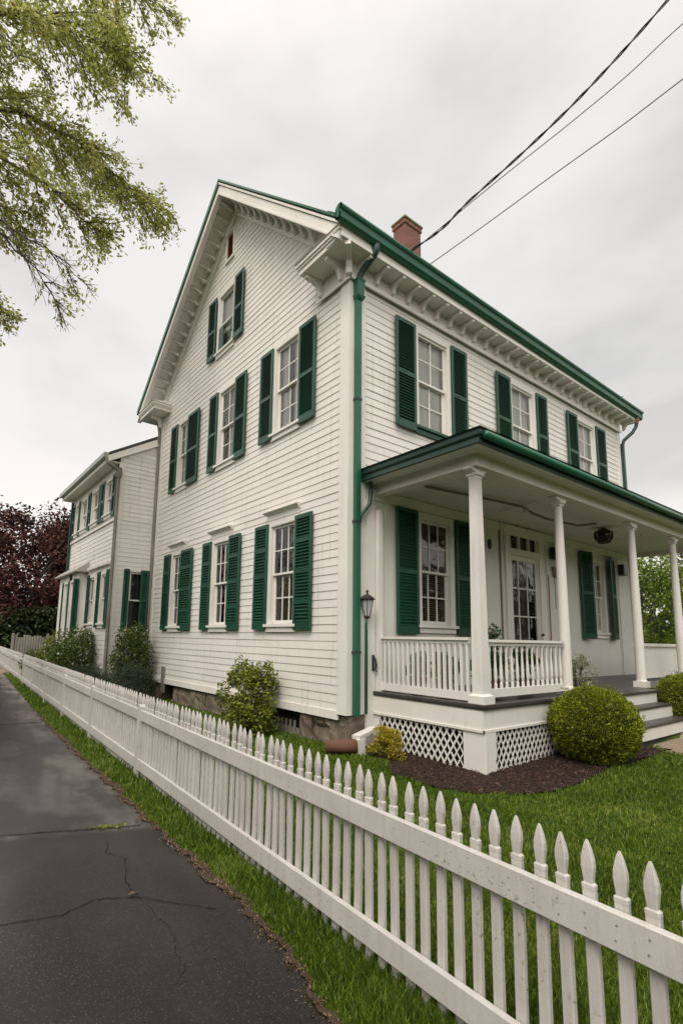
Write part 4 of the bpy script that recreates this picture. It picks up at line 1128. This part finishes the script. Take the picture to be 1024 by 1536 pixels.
for s in posts:
    b = MB(); w = .05
    rings = [[fpt(s-a,-.04+.0,z),fpt(s+a,-.04,z),fpt(s+a,.052,z),fpt(s-a,.052,z)] for z, a in ((.0,w),(.79,w),(.815,w*.5))]
    b.loft(rings); b.build('post', FENCEW, fence)

# ------------------------------------------------------------------ foliage tools
NR = np.random.default_rng(5)
def leaf_quads(cen, size, aspect=.55, droop=0.0, up=0.0, rng=NR, sizevar=.4, dirs=None):
    """one pointed, slightly folded leaf (2 triangles sharing the midrib -> 4 verts, 1 kite quad) per centre"""
    n = len(cen)
    d = rng.normal(size=(n,3)) if dirs is None else dirs + rng.normal(size=(n,3))*.45
    d[:,2] = d[:,2]*(1-.3) - droop
    d /= np.linalg.norm(d, axis=1, keepdims=True)
    q = rng.normal(size=(n,3)); q[:,2] += up
    s = np.cross(d, q); s /= np.linalg.norm(s, axis=1, keepdims=True)+1e-9
    L = size*(1+sizevar*rng.uniform(-1,1,(n,1))); W_ = L*aspect*.5
    nrm = np.cross(d, s)
    a = cen - d*L*.5; b = cen + s*W_ + nrm*L*.07; c = cen + d*L*.5; e = cen - s*W_ + nrm*L*.07
    V = np.stack([a,b,c,e], 1).reshape(-1,3)
    return V
def leaves_obj(name, cen, size, mat, parent, **k):
    V = leaf_quads(np.asarray(cen, float), size, **k)
    return quick_mesh(name, V, np.arange(len(V)), 4, mat, parent)

def shrub(name, label, cat, loc, rx, ry, h, mat, n, leaf, clumps=26, flowers=0, stems=7, group=None, lift=0.0, tight=.30, seed=1, aspect=.5, bare=0.0):
    rng = np.random.default_rng(seed); r = random.Random(seed)
    z0 = float(gz(loc[0], loc[1])) if len(loc) == 2 else loc[2]
    T_ = thing(name, label, cat, (loc[0], loc[1], z0), group)
    L = np.array([loc[0], loc[1], z0]); b = MB(); cc = []
    for i in range(clumps):
        a = r.uniform(0, 2*math.pi); q = r.uniform(.15,1)**.6; zz = r.uniform(.12,.95)
        rad = math.sqrt(max(.05, 1-(abs(zz-.42)/.62)**2))*q
        p = L + np.array([math.cos(a)*rad*rx*.82, math.sin(a)*rad*ry*.82, lift*h + zz*h*(1-lift)*.92]); cc.append(p)
        if i < stems*3:
            base = L + np.array([math.cos(a)*.06*rx, math.sin(a)*.06*ry, -.02]); mid = base*.45+p*.55 + np.array([0,0,.08*h])
            b.tube([tuple(base), tuple(mid), tuple(p)], [.012*h+.004,.008*h+.003,.003], 5)
    b.build('stem', BARK, T_)
    cc = np.array(cc); w = rng.uniform(.5,1.3,len(cc)); w /= w.sum()
    pick = rng.choice(len(cc), n, p=w); sg = tight*np.array([rx, ry, h*.5])*rng.uniform(.7,1.25,(len(cc),1))
    g = rng.normal(size=(n,3)); g = g/np.linalg.norm(g,axis=1,keepdims=True)*rng.uniform(.25,1,(n,1))**.5
    cen = cc[pick] + g*sg[pick]*1.25
    cen = cen[cen[:,2] > z0+.02]
    leaves_obj('foliage', cen, leaf, mat, T_, aspect=aspect, up=.8, rng=rng)
    if flowers:
        f = cc[rng.choice(len(cc), flowers)] + rng.normal(size=(flowers,3))*sg.mean(0)*.9
        pet = np.repeat(f, 4, 0) + rng.normal(size=(flowers*4,3))*.012
        leaves_obj('blossom', pet, .032, FLOWER, T_, aspect=.9, rng=rng)
    return T_

def boxwood(label, loc, r, h, n, seed):
    rng = np.random.default_rng(seed); z0 = float(gz(*loc))
    T_ = thing('boxwood_bush', label, 'bush', (loc[0],loc[1],z0), 'clipped round boxwood bushes by the porch steps')
    c = np.array([loc[0],loc[1],z0+h*.47]); u = rng.normal(size=(n,3)); u /= np.linalg.norm(u,axis=1,keepdims=True)
    def bumpy(u):
        return np.array([1+.10*noise.noise(Vector(v*2.3)+Vector((seed,0,0)))+.06*noise.noise(Vector(v*8.5))+.03*noise.noise(Vector(v*17)) for v in u])[:,None]
    s = np.array([r, r, h*.52]); bz = bumpy(u)
    dep = 1-rng.uniform(0,1,(n,1))**2.0*.13
    P = c + u*s*bz*dep
    keep = P[:,2] > z0+.015; P = P[keep]; u = u[keep]
    leaves_obj('foliage', P, .024, L_BOX, T_, aspect=.6, rng=rng, dirs=u*.9+np.array([0,0,.35]))
    ns = 90; v = rng.normal(size=(ns,3)); v[:,2] = np.abs(v[:,2])*.8; v /= np.linalg.norm(v,axis=1,keepdims=True)
    tip = c + v*s*1.0; st_ = np.concatenate([tip + v*k_ + rng.normal(size=(ns,3))*.012 for k_ in (.01,.03,.045,.06,.07)])
    leaves_obj('shoots', st_, .026, L_BOX, T_, aspect=.6, rng=rng)['kind'] = 'stuff'
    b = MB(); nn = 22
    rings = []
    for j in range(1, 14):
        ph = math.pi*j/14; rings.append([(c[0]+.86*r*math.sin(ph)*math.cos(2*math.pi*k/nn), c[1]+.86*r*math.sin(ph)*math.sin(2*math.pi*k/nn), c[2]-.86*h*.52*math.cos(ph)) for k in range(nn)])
    b.loft(rings); b.build('dark_core', simple('bush_core_shade',[(.3,(.010,.014,.003)),(.7,(.03,.04,.008))],30), T_)  # solid core, shade deep in the bush put in as near-black green
    return T_
boxwood('big clipped round boxwood left of the porch steps', (2.13,-2.36), .53, .92, 42000, 3)
boxwood('clipped round boxwood right of the porch steps, cut by the photo edge', (5.45,-2.48), .56, .86, 30000, 9)
shrub('laurel_bush', 'yellow-green leafy bush against the gable wall foundation', 'bush', (-.52,1.80), .50,.54,1.18, L_LAUREL, 8500, .058, clumps=60, tight=.26, seed=4)
shrub('golden_shrub', 'small golden-yellow shrub in front of the porch lattice', 'shrub', (.12,-.66), .24,.26,.42, L_GOLD, 3600, .030, clumps=34, tight=.26, seed=6)
sg_ = 'mixed shrubs beside the rear wing'
shrub('flowering_shrub', 'tall loose shrub with white blossom nearest the far house corner', 'shrub', (-.62,7.35), .55,.5,1.8, L_SHRUB, 9000, .06, clumps=60, flowers=60, seed=11, group=sg_)
shrub('flowering_shrub', 'airy shrub with many white flowers below the wing windows', 'shrub', (-1.55,9.0), .75,.7,1.75, L_SHRUB, 9000, .06, clumps=60, flowers=160, seed=12, group=sg_)
shrub('flowering_shrub', 'shrub with a few white flowers between the bay and the fence', 'shrub', (-1.62,10.2), .55,.55,1.5, L_SHRUB, 6500, .06, clumps=50, flowers=120, seed=13, group=sg_)
shrub('lime_bush', 'small lime-green bush in front of the bay', 'bush', (-1.62,11.9), .36,.36,1.7, L_LAUREL, 2600, .07, seed=14, group=sg_)
shrub('green_shrub', 'dark green shrub beyond the bay', 'shrub', (-1.7,13.5), .5,.5,1.1, L_SHRUB, 2400, .07, seed=15, group=sg_)
shrub('juniper_bush', 'low dark juniper in front of the flowering shrubs', 'juniper', (-1.05,6.6), .85,.8,.95, L_JUNI, 14000, .06, clumps=50, aspect=.16, seed=16, group=sg_)
shrub('juniper_bush', 'dark juniper spreading toward the fence under the wing', 'juniper', (-1.45,8.3), .72,.8,.85, L_JUNI, 12000, .06, clumps=50, aspect=.16, seed=17, group=sg_)
shrub('variegated_shrub', 'pale variegated shrub at the end of the porch railing', 'shrub', (3.42,-1.55,PF+.0), .30,.28,.62, L_VAR, 2600, .030, clumps=30, seed=18)
# potted plants on the porch
def potted(label, x, y, rx, h, mat, seed, leaf=.05, flowers=0, poth=.22):
    T_ = shrub('potted_plant', label, 'potted plant', (x,y,PF+poth), rx,rx,h, mat, 1500, leaf, clumps=20, seed=seed, flowers=flowers, group='potted plants behind the porch railing')
    b = MB(); b.lathe([(.09,-poth+.003),(.125,-.03),(.14,-.03),(.14,.0),(.12,.0),(.11,-.03),(.0,-.03)],(x,y,PF+poth),16); b.build('pot', TERRA, T_)
potted('bushy potted plant rising above the railing beside the corner column', 1.75,-1.15,.22,.78,L_POT,31,.055)
potted('dark leafy potted plant behind the front balusters near the corner', 1.25,-1.35,.20,.42,L_POT,32,.06)
potted('potted plant with white blooms behind the middle of the front balusters', 2.15,-1.42,.22,.45,L_POT,33,.06,40)
potted('low potted plant behind the side balusters close to the column', .95,-.95,.20,.38,L_POT,34,.06)
potted('low potted plant behind the side balusters close to the wall', .98,-.45,.20,.34,L_POT,35,.06)

# ------------------------------------------------------------------ trees
def tree(name, label, cat, loc, h, R_, mat, n, leaf, trunk=.18, clumps=60, base=.22, seed=1, group=None, tight=.16, flat=.5, top=1.0):
    rng = np.random.default_rng(seed); r = random.Random(seed); z0 = 0.0
    T_ = thing(name, label, cat, (loc[0],loc[1],z0), group); L = np.array([loc[0],loc[1],z0])
    b = MB(); th_ = h*(base+.25); lean = r.uniform(-.03,.03)*h
    b.tube([(L[0],L[1],-.1),(L[0]+lean*.4,L[1],th_*.5),(L[0]+lean,L[1]+lean,th_),(L[0]+lean,L[1]+lean,h*.8)],[trunk*1.25,trunk,trunk*.75,trunk*.2],8)
    cc = []
    for i in range(clumps):
        a = r.uniform(0,2*math.pi); zz = r.uniform(0,1)**.85; q = r.uniform(.25,1)**.5
        rad = math.sqrt(max(.02, 1-((zz-.42)/.62)**2))*q
        p = L + np.array([math.cos(a)*rad*R_, math.sin(a)*rad*R_, h*base + zz*h*(1-base)]); cc.append(p)
        if i < 26:
            s0 = np.array([L[0]+lean, L[1]+lean, max(h*base*.7, p[2]-R_*.8)]); mid = s0*.5+p*.5+np.array([0,0,.04*h])
            b.tube([tuple(s0),tuple(mid),tuple(p)],[trunk*.35,trunk*.2,trunk*.05],5)
    b.build('trunk', BARK, T_)
    cc = np.array(cc); w = rng.uniform(.4,1.4,len(cc)); w/=w.sum(); pick = rng.choice(len(cc), n, p=w)
    sg = tight*R_*rng.uniform(.6,1.4,(len(cc),1))*np.array([1,1,flat+.3])
    g = rng.normal(size=(n,3)); g = g/np.linalg.norm(g,axis=1,keepdims=True)*rng.uniform(.2,1,(n,1))**.45
    cen = cc[pick]+g*sg[pick]*1.5
    cen = cen[cen[:,2] > .1]
    leaves_obj('crown', cen, leaf, mat, T_, aspect=.6, up=.7, rng=rng)
    return T_
tree('copper_beech_tree', 'dark red copper beech with a full crown left of the rear wing', 'tree', (1.2,33), 9.3, 4.2, L_RED, 26000, .24, .25, 110, .10, 41, tight=.22)
tree('copper_beech_tree', 'second dark red copper beech at the left edge behind the lawn', 'tree', (-4.8,38), 11, 4.8, L_RED, 22000, .27, .28, 100, .10, 42, tight=.22)
tree('copper_beech_tree', 'dark red tree crown just behind the far end of the rear wing', 'tree', (5.6,36), 8.6, 4.0, L_RED, 16000, .26, .25, 80, .10, 43, tight=.22)
tree('willow_bush', 'bright green feathery willow bush seen under the porch roof', 'tree', (18.5,3.0), 4.9, 2.6, L_BRIGHT, 24000, .12, .10, 90, .02, 44, tight=.22)
tree('willow_bush', 'bright green bush at the right edge behind the porch', 'tree', (19.5,-.6), 4.4, 2.4, L_BRIGHT, 16000, .13, .10, 80, .02, 45, tight=.22)
tree('olive_green_tree', 'olive-green tree behind the willow bush beyond the porch', 'tree', (27,9.2), 9.5, 4.2, L_OLIVE, 20000, .20, .2, 80, .12, 46, tight=.2)
tree('olive_green_tree', 'thin olive-green tree with sky showing through beyond the porch end', 'tree', (30,2.5), 9.0, 3.6, L_OLIVE, 8000, .18, .16, 60, .2, 47, tight=.2)
tree('pink_blossom_tree', 'dusky pink tree whose tip shows at the right edge above the porch roof', 'tree', (24,.2), 9.9, 2.0, L_RED, 7000, .16, .14, 60, .25, 48, tight=.2)

# hedge, far woodland (uncountable)
def mass(name, label, pts, hz, depth, mat, n, leaf, seed):
    rng = np.random.default_rng(seed); seg = rng.integers(0, len(pts)-1, n); tt = rng.uniform(0,1,(n,1))
    P = np.array(pts); base = P[seg]*(1-tt)+P[seg+1]*tt
    hh = hz*(.72+.28*np.sin(base[:,:1]*.6+base[:,1:2]*.45)*np.cos(base[:,:1]*.23)) 
    z = rng.uniform(0,1,(n,1))**.8*hh; off = rng.normal(size=(n,2))*depth*.35
    cen = np.concatenate([base+off, z], 1)
    V = leaf_quads(cen, leaf, .7, rng=rng, up=.5); o = quick_mesh(name, V, np.arange(len(V)), 4, mat)
    tag(o, label, kind='stuff')
mass('dark_hedge', 'dark green undergrowth below the copper beeches', [(-9,31),(-2,29.5),(4,29.5),(9,30)], 3.3, 1.6, L_DARK, 26000, .22, 51)
mass('far_woodland', 'far line of dark trees around the garden', [(-80,60),(-40,75),(0,80),(40,75),(70,50),(80,10),(75,-30)], 8, 6, L_DARK, 26000, 1.1, 52)
mass('roadside_woodland', 'line of leafy trees along the far side of the road', [(-14,60),(-17,25),(-20,0),(-22,-16),(-8,-24),(12,-26),(35,-26),(60,-30)], 10, 4, L_DARK, 30000, .8, 53)

# grey wooden fence far left + pale drive
t_ = thing('wooden_fence', 'short weathered grey board fence in front of the copper beeches', 'fence', (.4,26.5,0))
b = MB(); r = random.Random(2)
for i in range(26): b.box(-.75+i*.13,-.75+i*.13+.11,26.5,26.53,.05,1.45+r.uniform(-.08,.1))
b.build('board_panel', GREYW, t_)
b = MB()
for x in (-.8,.9,2.6): b.box(x,x+.12,26.42,26.5,0,1.6)
b.build('post', GREYW, t_)
t_ = thing('low_garden_wall', 'low white garden wall at the far end of the walkway', 'wall', (-4,27.5,0))
b = MB(); b.box(-9,-.9,27.4,27.6,0,.42); b.build('wall_block', TRIM, t_)
b = MB(); b.box(-9.05,-.85,27.35,27.65,.42,.48); b.build('coping', TRIM, t_)
ground_sheet('drive', [(-2.3,18.5),(6,18.5),(6,24.5),(-2.0,24.5)], .014, PATIO, 'tan drive beyond the end of the picket fence', .5, .004)
t_ = thing('garden_stone', 'pale flat stone on the grass beyond the fence', 'stone', (-1.5,17.2,0))
b = MB(); b.lathe([(.30,0),(.36,.06),(.30,.16),(.12,.22)],(-1.5,17.2,0),9); b.build('stone', TRIM, t_)

# --- maple reaching over the walkway from the left
mt = thing('maple_tree', 'spring maple with fresh yellow-green leaves hanging over from the upper left', 'tree', (-7.6,4.2,0))
b = MB(); rng = np.random.default_rng(77); r = random.Random(77)
b.tube([(-7.6,4.2,-.1),(-7.5,4.2,2.5),(-7.35,4.2,5.5),(-7.3,4.3,9),(-7.4,4.3,14)],[.34,.27,.23,.16,.06],10)
tw = []   # leaf cluster centres with density
def bough(pts, r0, side=16, ln=(.5,1.3), dens=1.0, droop=.55, start=.15):
    P = [Vector(p) for p in pts]
    # resample smooth
    Q = []
    for i in range(len(P)-1):
        for j in range(6):
            t_ = j/6; Q.append(P[i].lerp(P[i+1], t_) + Vector((r.uniform(-.03,.03), r.uniform(-.05,.05), r.uniform(-.03,.03))))
    Q.append(P[-1]); n = len(Q)
    b.tube([tuple(q) for q in Q], [r0*(1-.88*i/(n-1)) for i in range(n)], 6)
    for k in range(side):
        t_ = start+(1-start)*(k+r.random())/side; i = min(n-2, int(t_*(n-1))); q = Q[i]; d = (Q[i+1]-Q[i]).normalized()
        L = r.uniform(*ln)*(1.7-1.0*t_)
        v = (d*.75 + Vector((r.uniform(-.5,.5), r.uniform(-.9,.9), r.uniform(-.7,.45)))).normalized()
        a = q; path = [tuple(a)]; pr = a
        for s in range(5):
            v = (v + Vector((.04,0,-droop*.16)) + Vector((r.uniform(-.15,.15), r.uniform(-.15,.15), r.uniform(-.12,.12)))).normalized(); pr = pr + v*(L/5); path.append(tuple(pr))
            # twiglets
            for _ in range(3):
                w = (v + Vector((r.uniform(-.8,.8), r.uniform(-.8,.8), r.uniform(-.8,.6)))).normalized(); e = pr + w*r.uniform(.12,.34)
                b.tube([tuple(pr), tuple(e)], [.0055,.0025], 3, cap=False)
                if r.random() < dens: tw.append((np.array(e), np.array(w)))
                if r.random() < dens: tw.append((np.array(pr+(e-pr)*.5), np.array(w)))
        b.tube(path, [.017,.014,.011,.008,.006,.004], 4, cap=False)
        tw.append((np.array(path[-1]), np.array(v)))
# (x,y,z) paths: x -4.8 .. -1.8 shows in the picture
bough([(-7.35,4.3,11),(-5.6,4.2,13.2),(-4.3,4.1,14.5),(-3.2,4,15.1),(-2.5,4,15.1)],.07,30,(.6,1.4))
bough([(-7.3,4.3,12),(-5.5,4.6,15.2),(-4.2,4.6,16.6),(-3.0,4.5,17.2)],.07,26,(.6,1.5))
bough([(-7.3,4.3,10),(-5.6,3.8,11.6),(-4.4,3.6,12.5),(-3.3,3.5,12.9),(-2.6,3.6,12.9)],.06,30,(.5,1.2))
bough([(-7.3,4.3,9.6),(-5.4,3.2,11.2),(-4.2,3.0,11.9),(-3.2,3.0,12.0)],.05,24,(.5,1.2))
bough([(-7.3,4.2,8.5),(-5.6,4.2,10.4),(-4.4,4.1,10.9),(-3.4,4.0,10.9),(-2.5,4.0,10.55),(-1.85,3.9,10.25)],.065,34,(.45,1.1))
bough([(-7.3,4.2,8.8),(-5.8,4.8,10.9),(-4.5,4.9,11.7),(-3.5,4.9,11.7),(-2.75,4.8,11.4)],.05,26,(.5,1.1))
bough([(-7.35,4.2,7.5),(-5.8,3.9,9.2),(-4.7,3.8,9.6),(-3.7,3.7,9.4),(-2.95,3.7,8.95)],.05,24,(.45,1.0),.95)
bough([(-7.4,4.2,7.0),(-6,4.4,8.6),(-4.9,4.5,9.3),(-4.1,4.4,9.1)],.04,16,(.4,1.0),.9)
bough([(-7.4,4.2,6.2),(-6.0,4.0,8.0),(-4.8,4.0,8.6),(-3.9,4.0,8.0),(-3.3,4.0,7.35)],.035,16,(.4,.8),.10)
bough([(-7.4,4.2,6.4),(-6.0,3.8,8.1),(-4.6,3.8,8.5),(-3.7,3.8,8.3),(-3.1,3.8,8.0)],.03,12,(.3,.7),.12)
bough([(-7.4,4.2,5.8),(-5.8,4.1,7.4),(-4.7,4.1,7.4),(-4.15,4.1,6.9)],.035,10,(.3,.6),.55,start=.4)
# crown on the side away from the house
for k in range(13):
    a = r.uniform(1.9,4.7); z = r.uniform(7,15); L = r.uniform(2.2,3.6)
    s0 = Vector((-7.35,4.25,z-1.5)); e = s0+Vector((math.cos(a)*L, math.sin(a)*L, 1.6+r.random()))
    bough([tuple(s0), tuple(s0.lerp(e,.5)+Vector((0,0,.4))), tuple(e)],.05,12,(.6,1.4),.7)
b.build('trunk', BARK, mt)
C_ = []; D_ = []
for c, d in tw:
    m = r.randint(4,8); C_.append(c + rng.normal(size=(m,3))*.05); D_.append(np.repeat((d+np.array([0,0,-.25]))[None], m, 0))
C_ = np.concatenate(C_); D_ = np.concatenate(D_)
leaves_obj('crown', C_, .074, L_MAPLE, mt, aspect=.5, rng=rng, dirs=D_*.8)
print('maple leaves', len(C_))

# ------------------------------------------------------------------ overhead wires
def wire(label, pts, rad, twist=False, seed=0):
    t_ = thing('overhead_wire', label, 'wire', pts[0], 'overhead service wires running to the eave')
    P = [Vector(p) for p in pts]; Q = []
    for i in range(len(P)-1):
        for j in range(8):
            u = j/8; p_0 = P[max(i-1,0)]; p1 = P[i]; p2 = P[i+1]; p3 = P[min(i+2,len(P)-1)]
            Q.append(.5*((2*p1)+(-p_0+p2)*u+(2*p_0-5*p1+4*p2-p3)*u*u+(-p_0+3*p1-3*p2+p3)*u**3))
    Q.append(P[-1]); b = MB()
    if twist:
        for ph in (0, math.pi):
            b.tube([tuple(q+Vector((math.cos(i*.9+ph),0,math.sin(i*.9+ph)))*.011) for i, q in enumerate(Q)], rad, 5)
    else: b.tube([tuple(q) for q in Q], rad, 6)
    b.build('cable', BLACK, t_, smooth=True)
    b = MB(); b.tube([tuple(P[0]), (P[0].x, EYR-.02, P[0].z-.06)], .012, 5); b.build('clamp', BLACK, t_)
wire('thick twisted black service cable, the uppermost sagging wire', [(.94,-.38,7.94),(1.06,-.95,8.02),(1.14,-1.39,8.22),(1.29,-2.14,8.48),(1.43,-2.81,8.76),(1.54,-3.37,9.05),(1.66,-3.96,9.42),(1.85,-4.9,10.05),(2.3,-7,11.6)], .010, True)
wire('thin wire just below the twisted service cable', [(1.0,-.40,7.96),(1.23,-1.8,8.29),(1.43,-2.8,8.53),(1.57,-3.5,8.73),(1.68,-4.08,8.96),(1.9,-5.2,9.3),(2.3,-7.2,10)], .006)
wire('lowest thin wire, separate from the two others', [(1.36,-.42,7.86),(1.58,-1.5,8.08),(1.76,-2.42,8.28),(1.93,-3.25,8.45),(2.06,-3.94,8.62),(2.3,-5.1,8.9),(2.7,-7.1,9.4)], .007)

# ------------------------------------------------------------------ grass, litter, mulch chips
def sample_polar(n, r0, r1, a0, a1, rng):
    r_ = r0*np.exp(rng.uniform(0,1,n)*math.log(r1/r0)); a = rng.uniform(a0,a1,n)
    return CAMP.x+r_*np.cos(a), CAMP.y+r_*np.sin(a), r_
rng = np.random.default_rng(9)
def poly_mask(poly, x, y):
    c = np.zeros(len(x), bool); j = len(poly)-1
    for i in range(len(poly)):
        xi, yi = poly[i]; xj, yj = poly[j]
        m = ((yi > y) != (yj > y)) & (x < (xj-xi)*(y-yi)/((yj-yi) if yj != yi else 1e-9)+xi); c ^= m; j = i
    return c
N = 900000
x, y, rr_ = sample_polar(N, 1.5, 30, R(-8), R(100), rng)
ok = x > edge_w(y) + np.maximum(-.03, -.012+.055*np.sin(y*2.3+.5)+.02*np.sin(y*7.3))*rng.uniform(-.2,1.3,N)
ok &= ~((x > -.0) & (y > -.05)) & ~((x > .4) & (y > -2.0) & (x < 12)) & ~((x > 2.9) & (x < 5.1) & (y > -2.6)) & ~poly_mask(mpoly, x, y) & ~poly_mask(ppoly, x, y)
ok &= ~((x > WX) & (y > 7.8)) & ~((y > 18.4) & (y < 24.6) & (x > -2.3) & (x < 6))
x = x[ok]; y = y[ok]; rr_ = rr_[ok]; n = len(x)
verge = x < (-2.965+.052*(y+4.5)) + .05
cl = np.array([noise.noise(Vector((a*3.1, b_*3.1, 0))) for a, b_ in zip(x, y)])
nearf = np.exp(-((x-(-2.965+.052*(y+4.5)))/.08)**2)
h = np.where(verge, .048, .032)*(1+.7*cl)*rng.uniform(.55,1.35,n) + .030*nearf*rng.uniform(0,1,n)
ed = np.clip((x-edge_x(y))/.12, .35, 1); h = np.where(verge, h*ed, h)
h = np.maximum(h, .012)*(1+.012*rr_)
w = (.0014+.00068*rr_)*rng.uniform(.7,1.3,n)
z = gz(x, y) + np.where(verge, .0, 0)
a = rng.uniform(0, 2*math.pi, n); ca, sa = np.cos(a), np.sin(a)
la = rng.uniform(0, 2*math.pi, n); lm = h*rng.uniform(.15,.75,n); lx_, ly_ = np.cos(la)*lm, np.sin(la)*lm
P0 = np.stack([x-ca*w, y-sa*w, z-.005], 1); P1 = np.stack([x+ca*w, y+sa*w, z-.005], 1)
M0 = np.stack([x-ca*w*.75+lx_*.35, y-sa*w*.75+ly_*.35, z+h*.6], 1); M1 = np.stack([x+ca*w*.75+lx_*.35, y+sa*w*.75+ly_*.35, z+h*.6], 1)
T1 = np.stack([x+lx_, y+ly_, z+h], 1)
V = np.stack([P0,P1,M1,M0,T1,T1+.0002], 1).reshape(-1,3)
i6 = np.arange(n)*6
FQ = np.stack([i6,i6+1,i6+2,i6+3, i6+3,i6+2,i6+4,i6+5], 1).reshape(-1)
g = quick_mesh('grass', V, FQ, 4, GRASS); tag(g, 'short uneven green grass blades of lawn and verge', kind='stuff')
print('grass blades', n)
def bits(name, label, x, y, z, size, mat, seed):
    rg = np.random.default_rng(seed); cen = np.stack([x,y,z],1)
    V = leaf_quads(cen, size, .35, rng=rg, up=2.5, sizevar=.6); V[:,2] = np.maximum(V[:,2], np.repeat(z,4)-.004)
    tag(quick_mesh(name, V, np.arange(len(V)), 4, mat), label, kind='stuff')
yy = rng.uniform(-5.5, 4, 5200); yy = yy + .12*np.sin(yy*2.3+2.0); xx = edge_w(yy)+rng.normal(size=5200)*.026+.0 + .02*np.maximum(0,np.sin(yy*2.3+.5))
bits('dry_litter', 'dry brown leaf litter along the walkway edge', xx, yy, np.full(5200,.014), .014, DRY, 3)
nb = 9000; xx = rng.uniform(-.4,3.4,nb); yy = rng.uniform(-2.8,0,nb); k = poly_mask(mpoly, xx, yy); xx, yy = xx[k], yy[k]
bits('mulch_chips', 'loose bark chips on the mulch bed', xx, yy, gz(xx,yy)+.03, .035, BARK_L, 4)
k = 260; xx = rng.uniform(-2.8,7,k); yy = rng.uniform(-5.2,1.5,k); m_ = ~((xx > -.1) & (yy > -.1)) & ~((xx > .4) & (yy > -2.0)) & ~poly_mask(mpoly, xx, yy) & ~poly_mask(ppoly, xx, yy); xx, yy = xx[m_], yy[m_]
bits('fallen_petals', 'few fallen leaves and petals scattered on the lawn', xx, yy, gz(xx,yy)+.035, .032, DRY, 8)
k = 90; xx = rng.uniform(-7,-3.4,k); yy = rng.uniform(-5,8,k)
bits('asphalt_grit', 'tiny grit and leaf bits on the asphalt walkway', xx, yy, np.full(k,.009), .016, DRY, 10)
k = 140; xx = -3.42+rng.normal(size=k)*.07; yy = -.93+rng.normal(size=k)*.018-(xx+3.42)*.35
bits('joint_weeds', 'yellow-green weeds growing in the asphalt joint', xx, yy, np.full(k,.016), .022, L_LAUREL, 6)
t_ = thing('fallen_leaf', 'single curled brown leaf lying on the asphalt walkway', 'leaf', (-3.65,-2.18,.01))
b = MB(); b.add([(-3.675,-2.18,.012),(-3.65,-2.198,.022),(-3.622,-2.175,.014),(-3.65,-2.165,.026)], [(0,1,2,3)]); b.add([(-3.675,-2.18,.012),(-3.65,-2.198,.0225),(-3.622,-2.175,.014)], [(0,1,2)]); b.build('leaf_blade', DRY, t_)
bpy.context.view_layer.update()
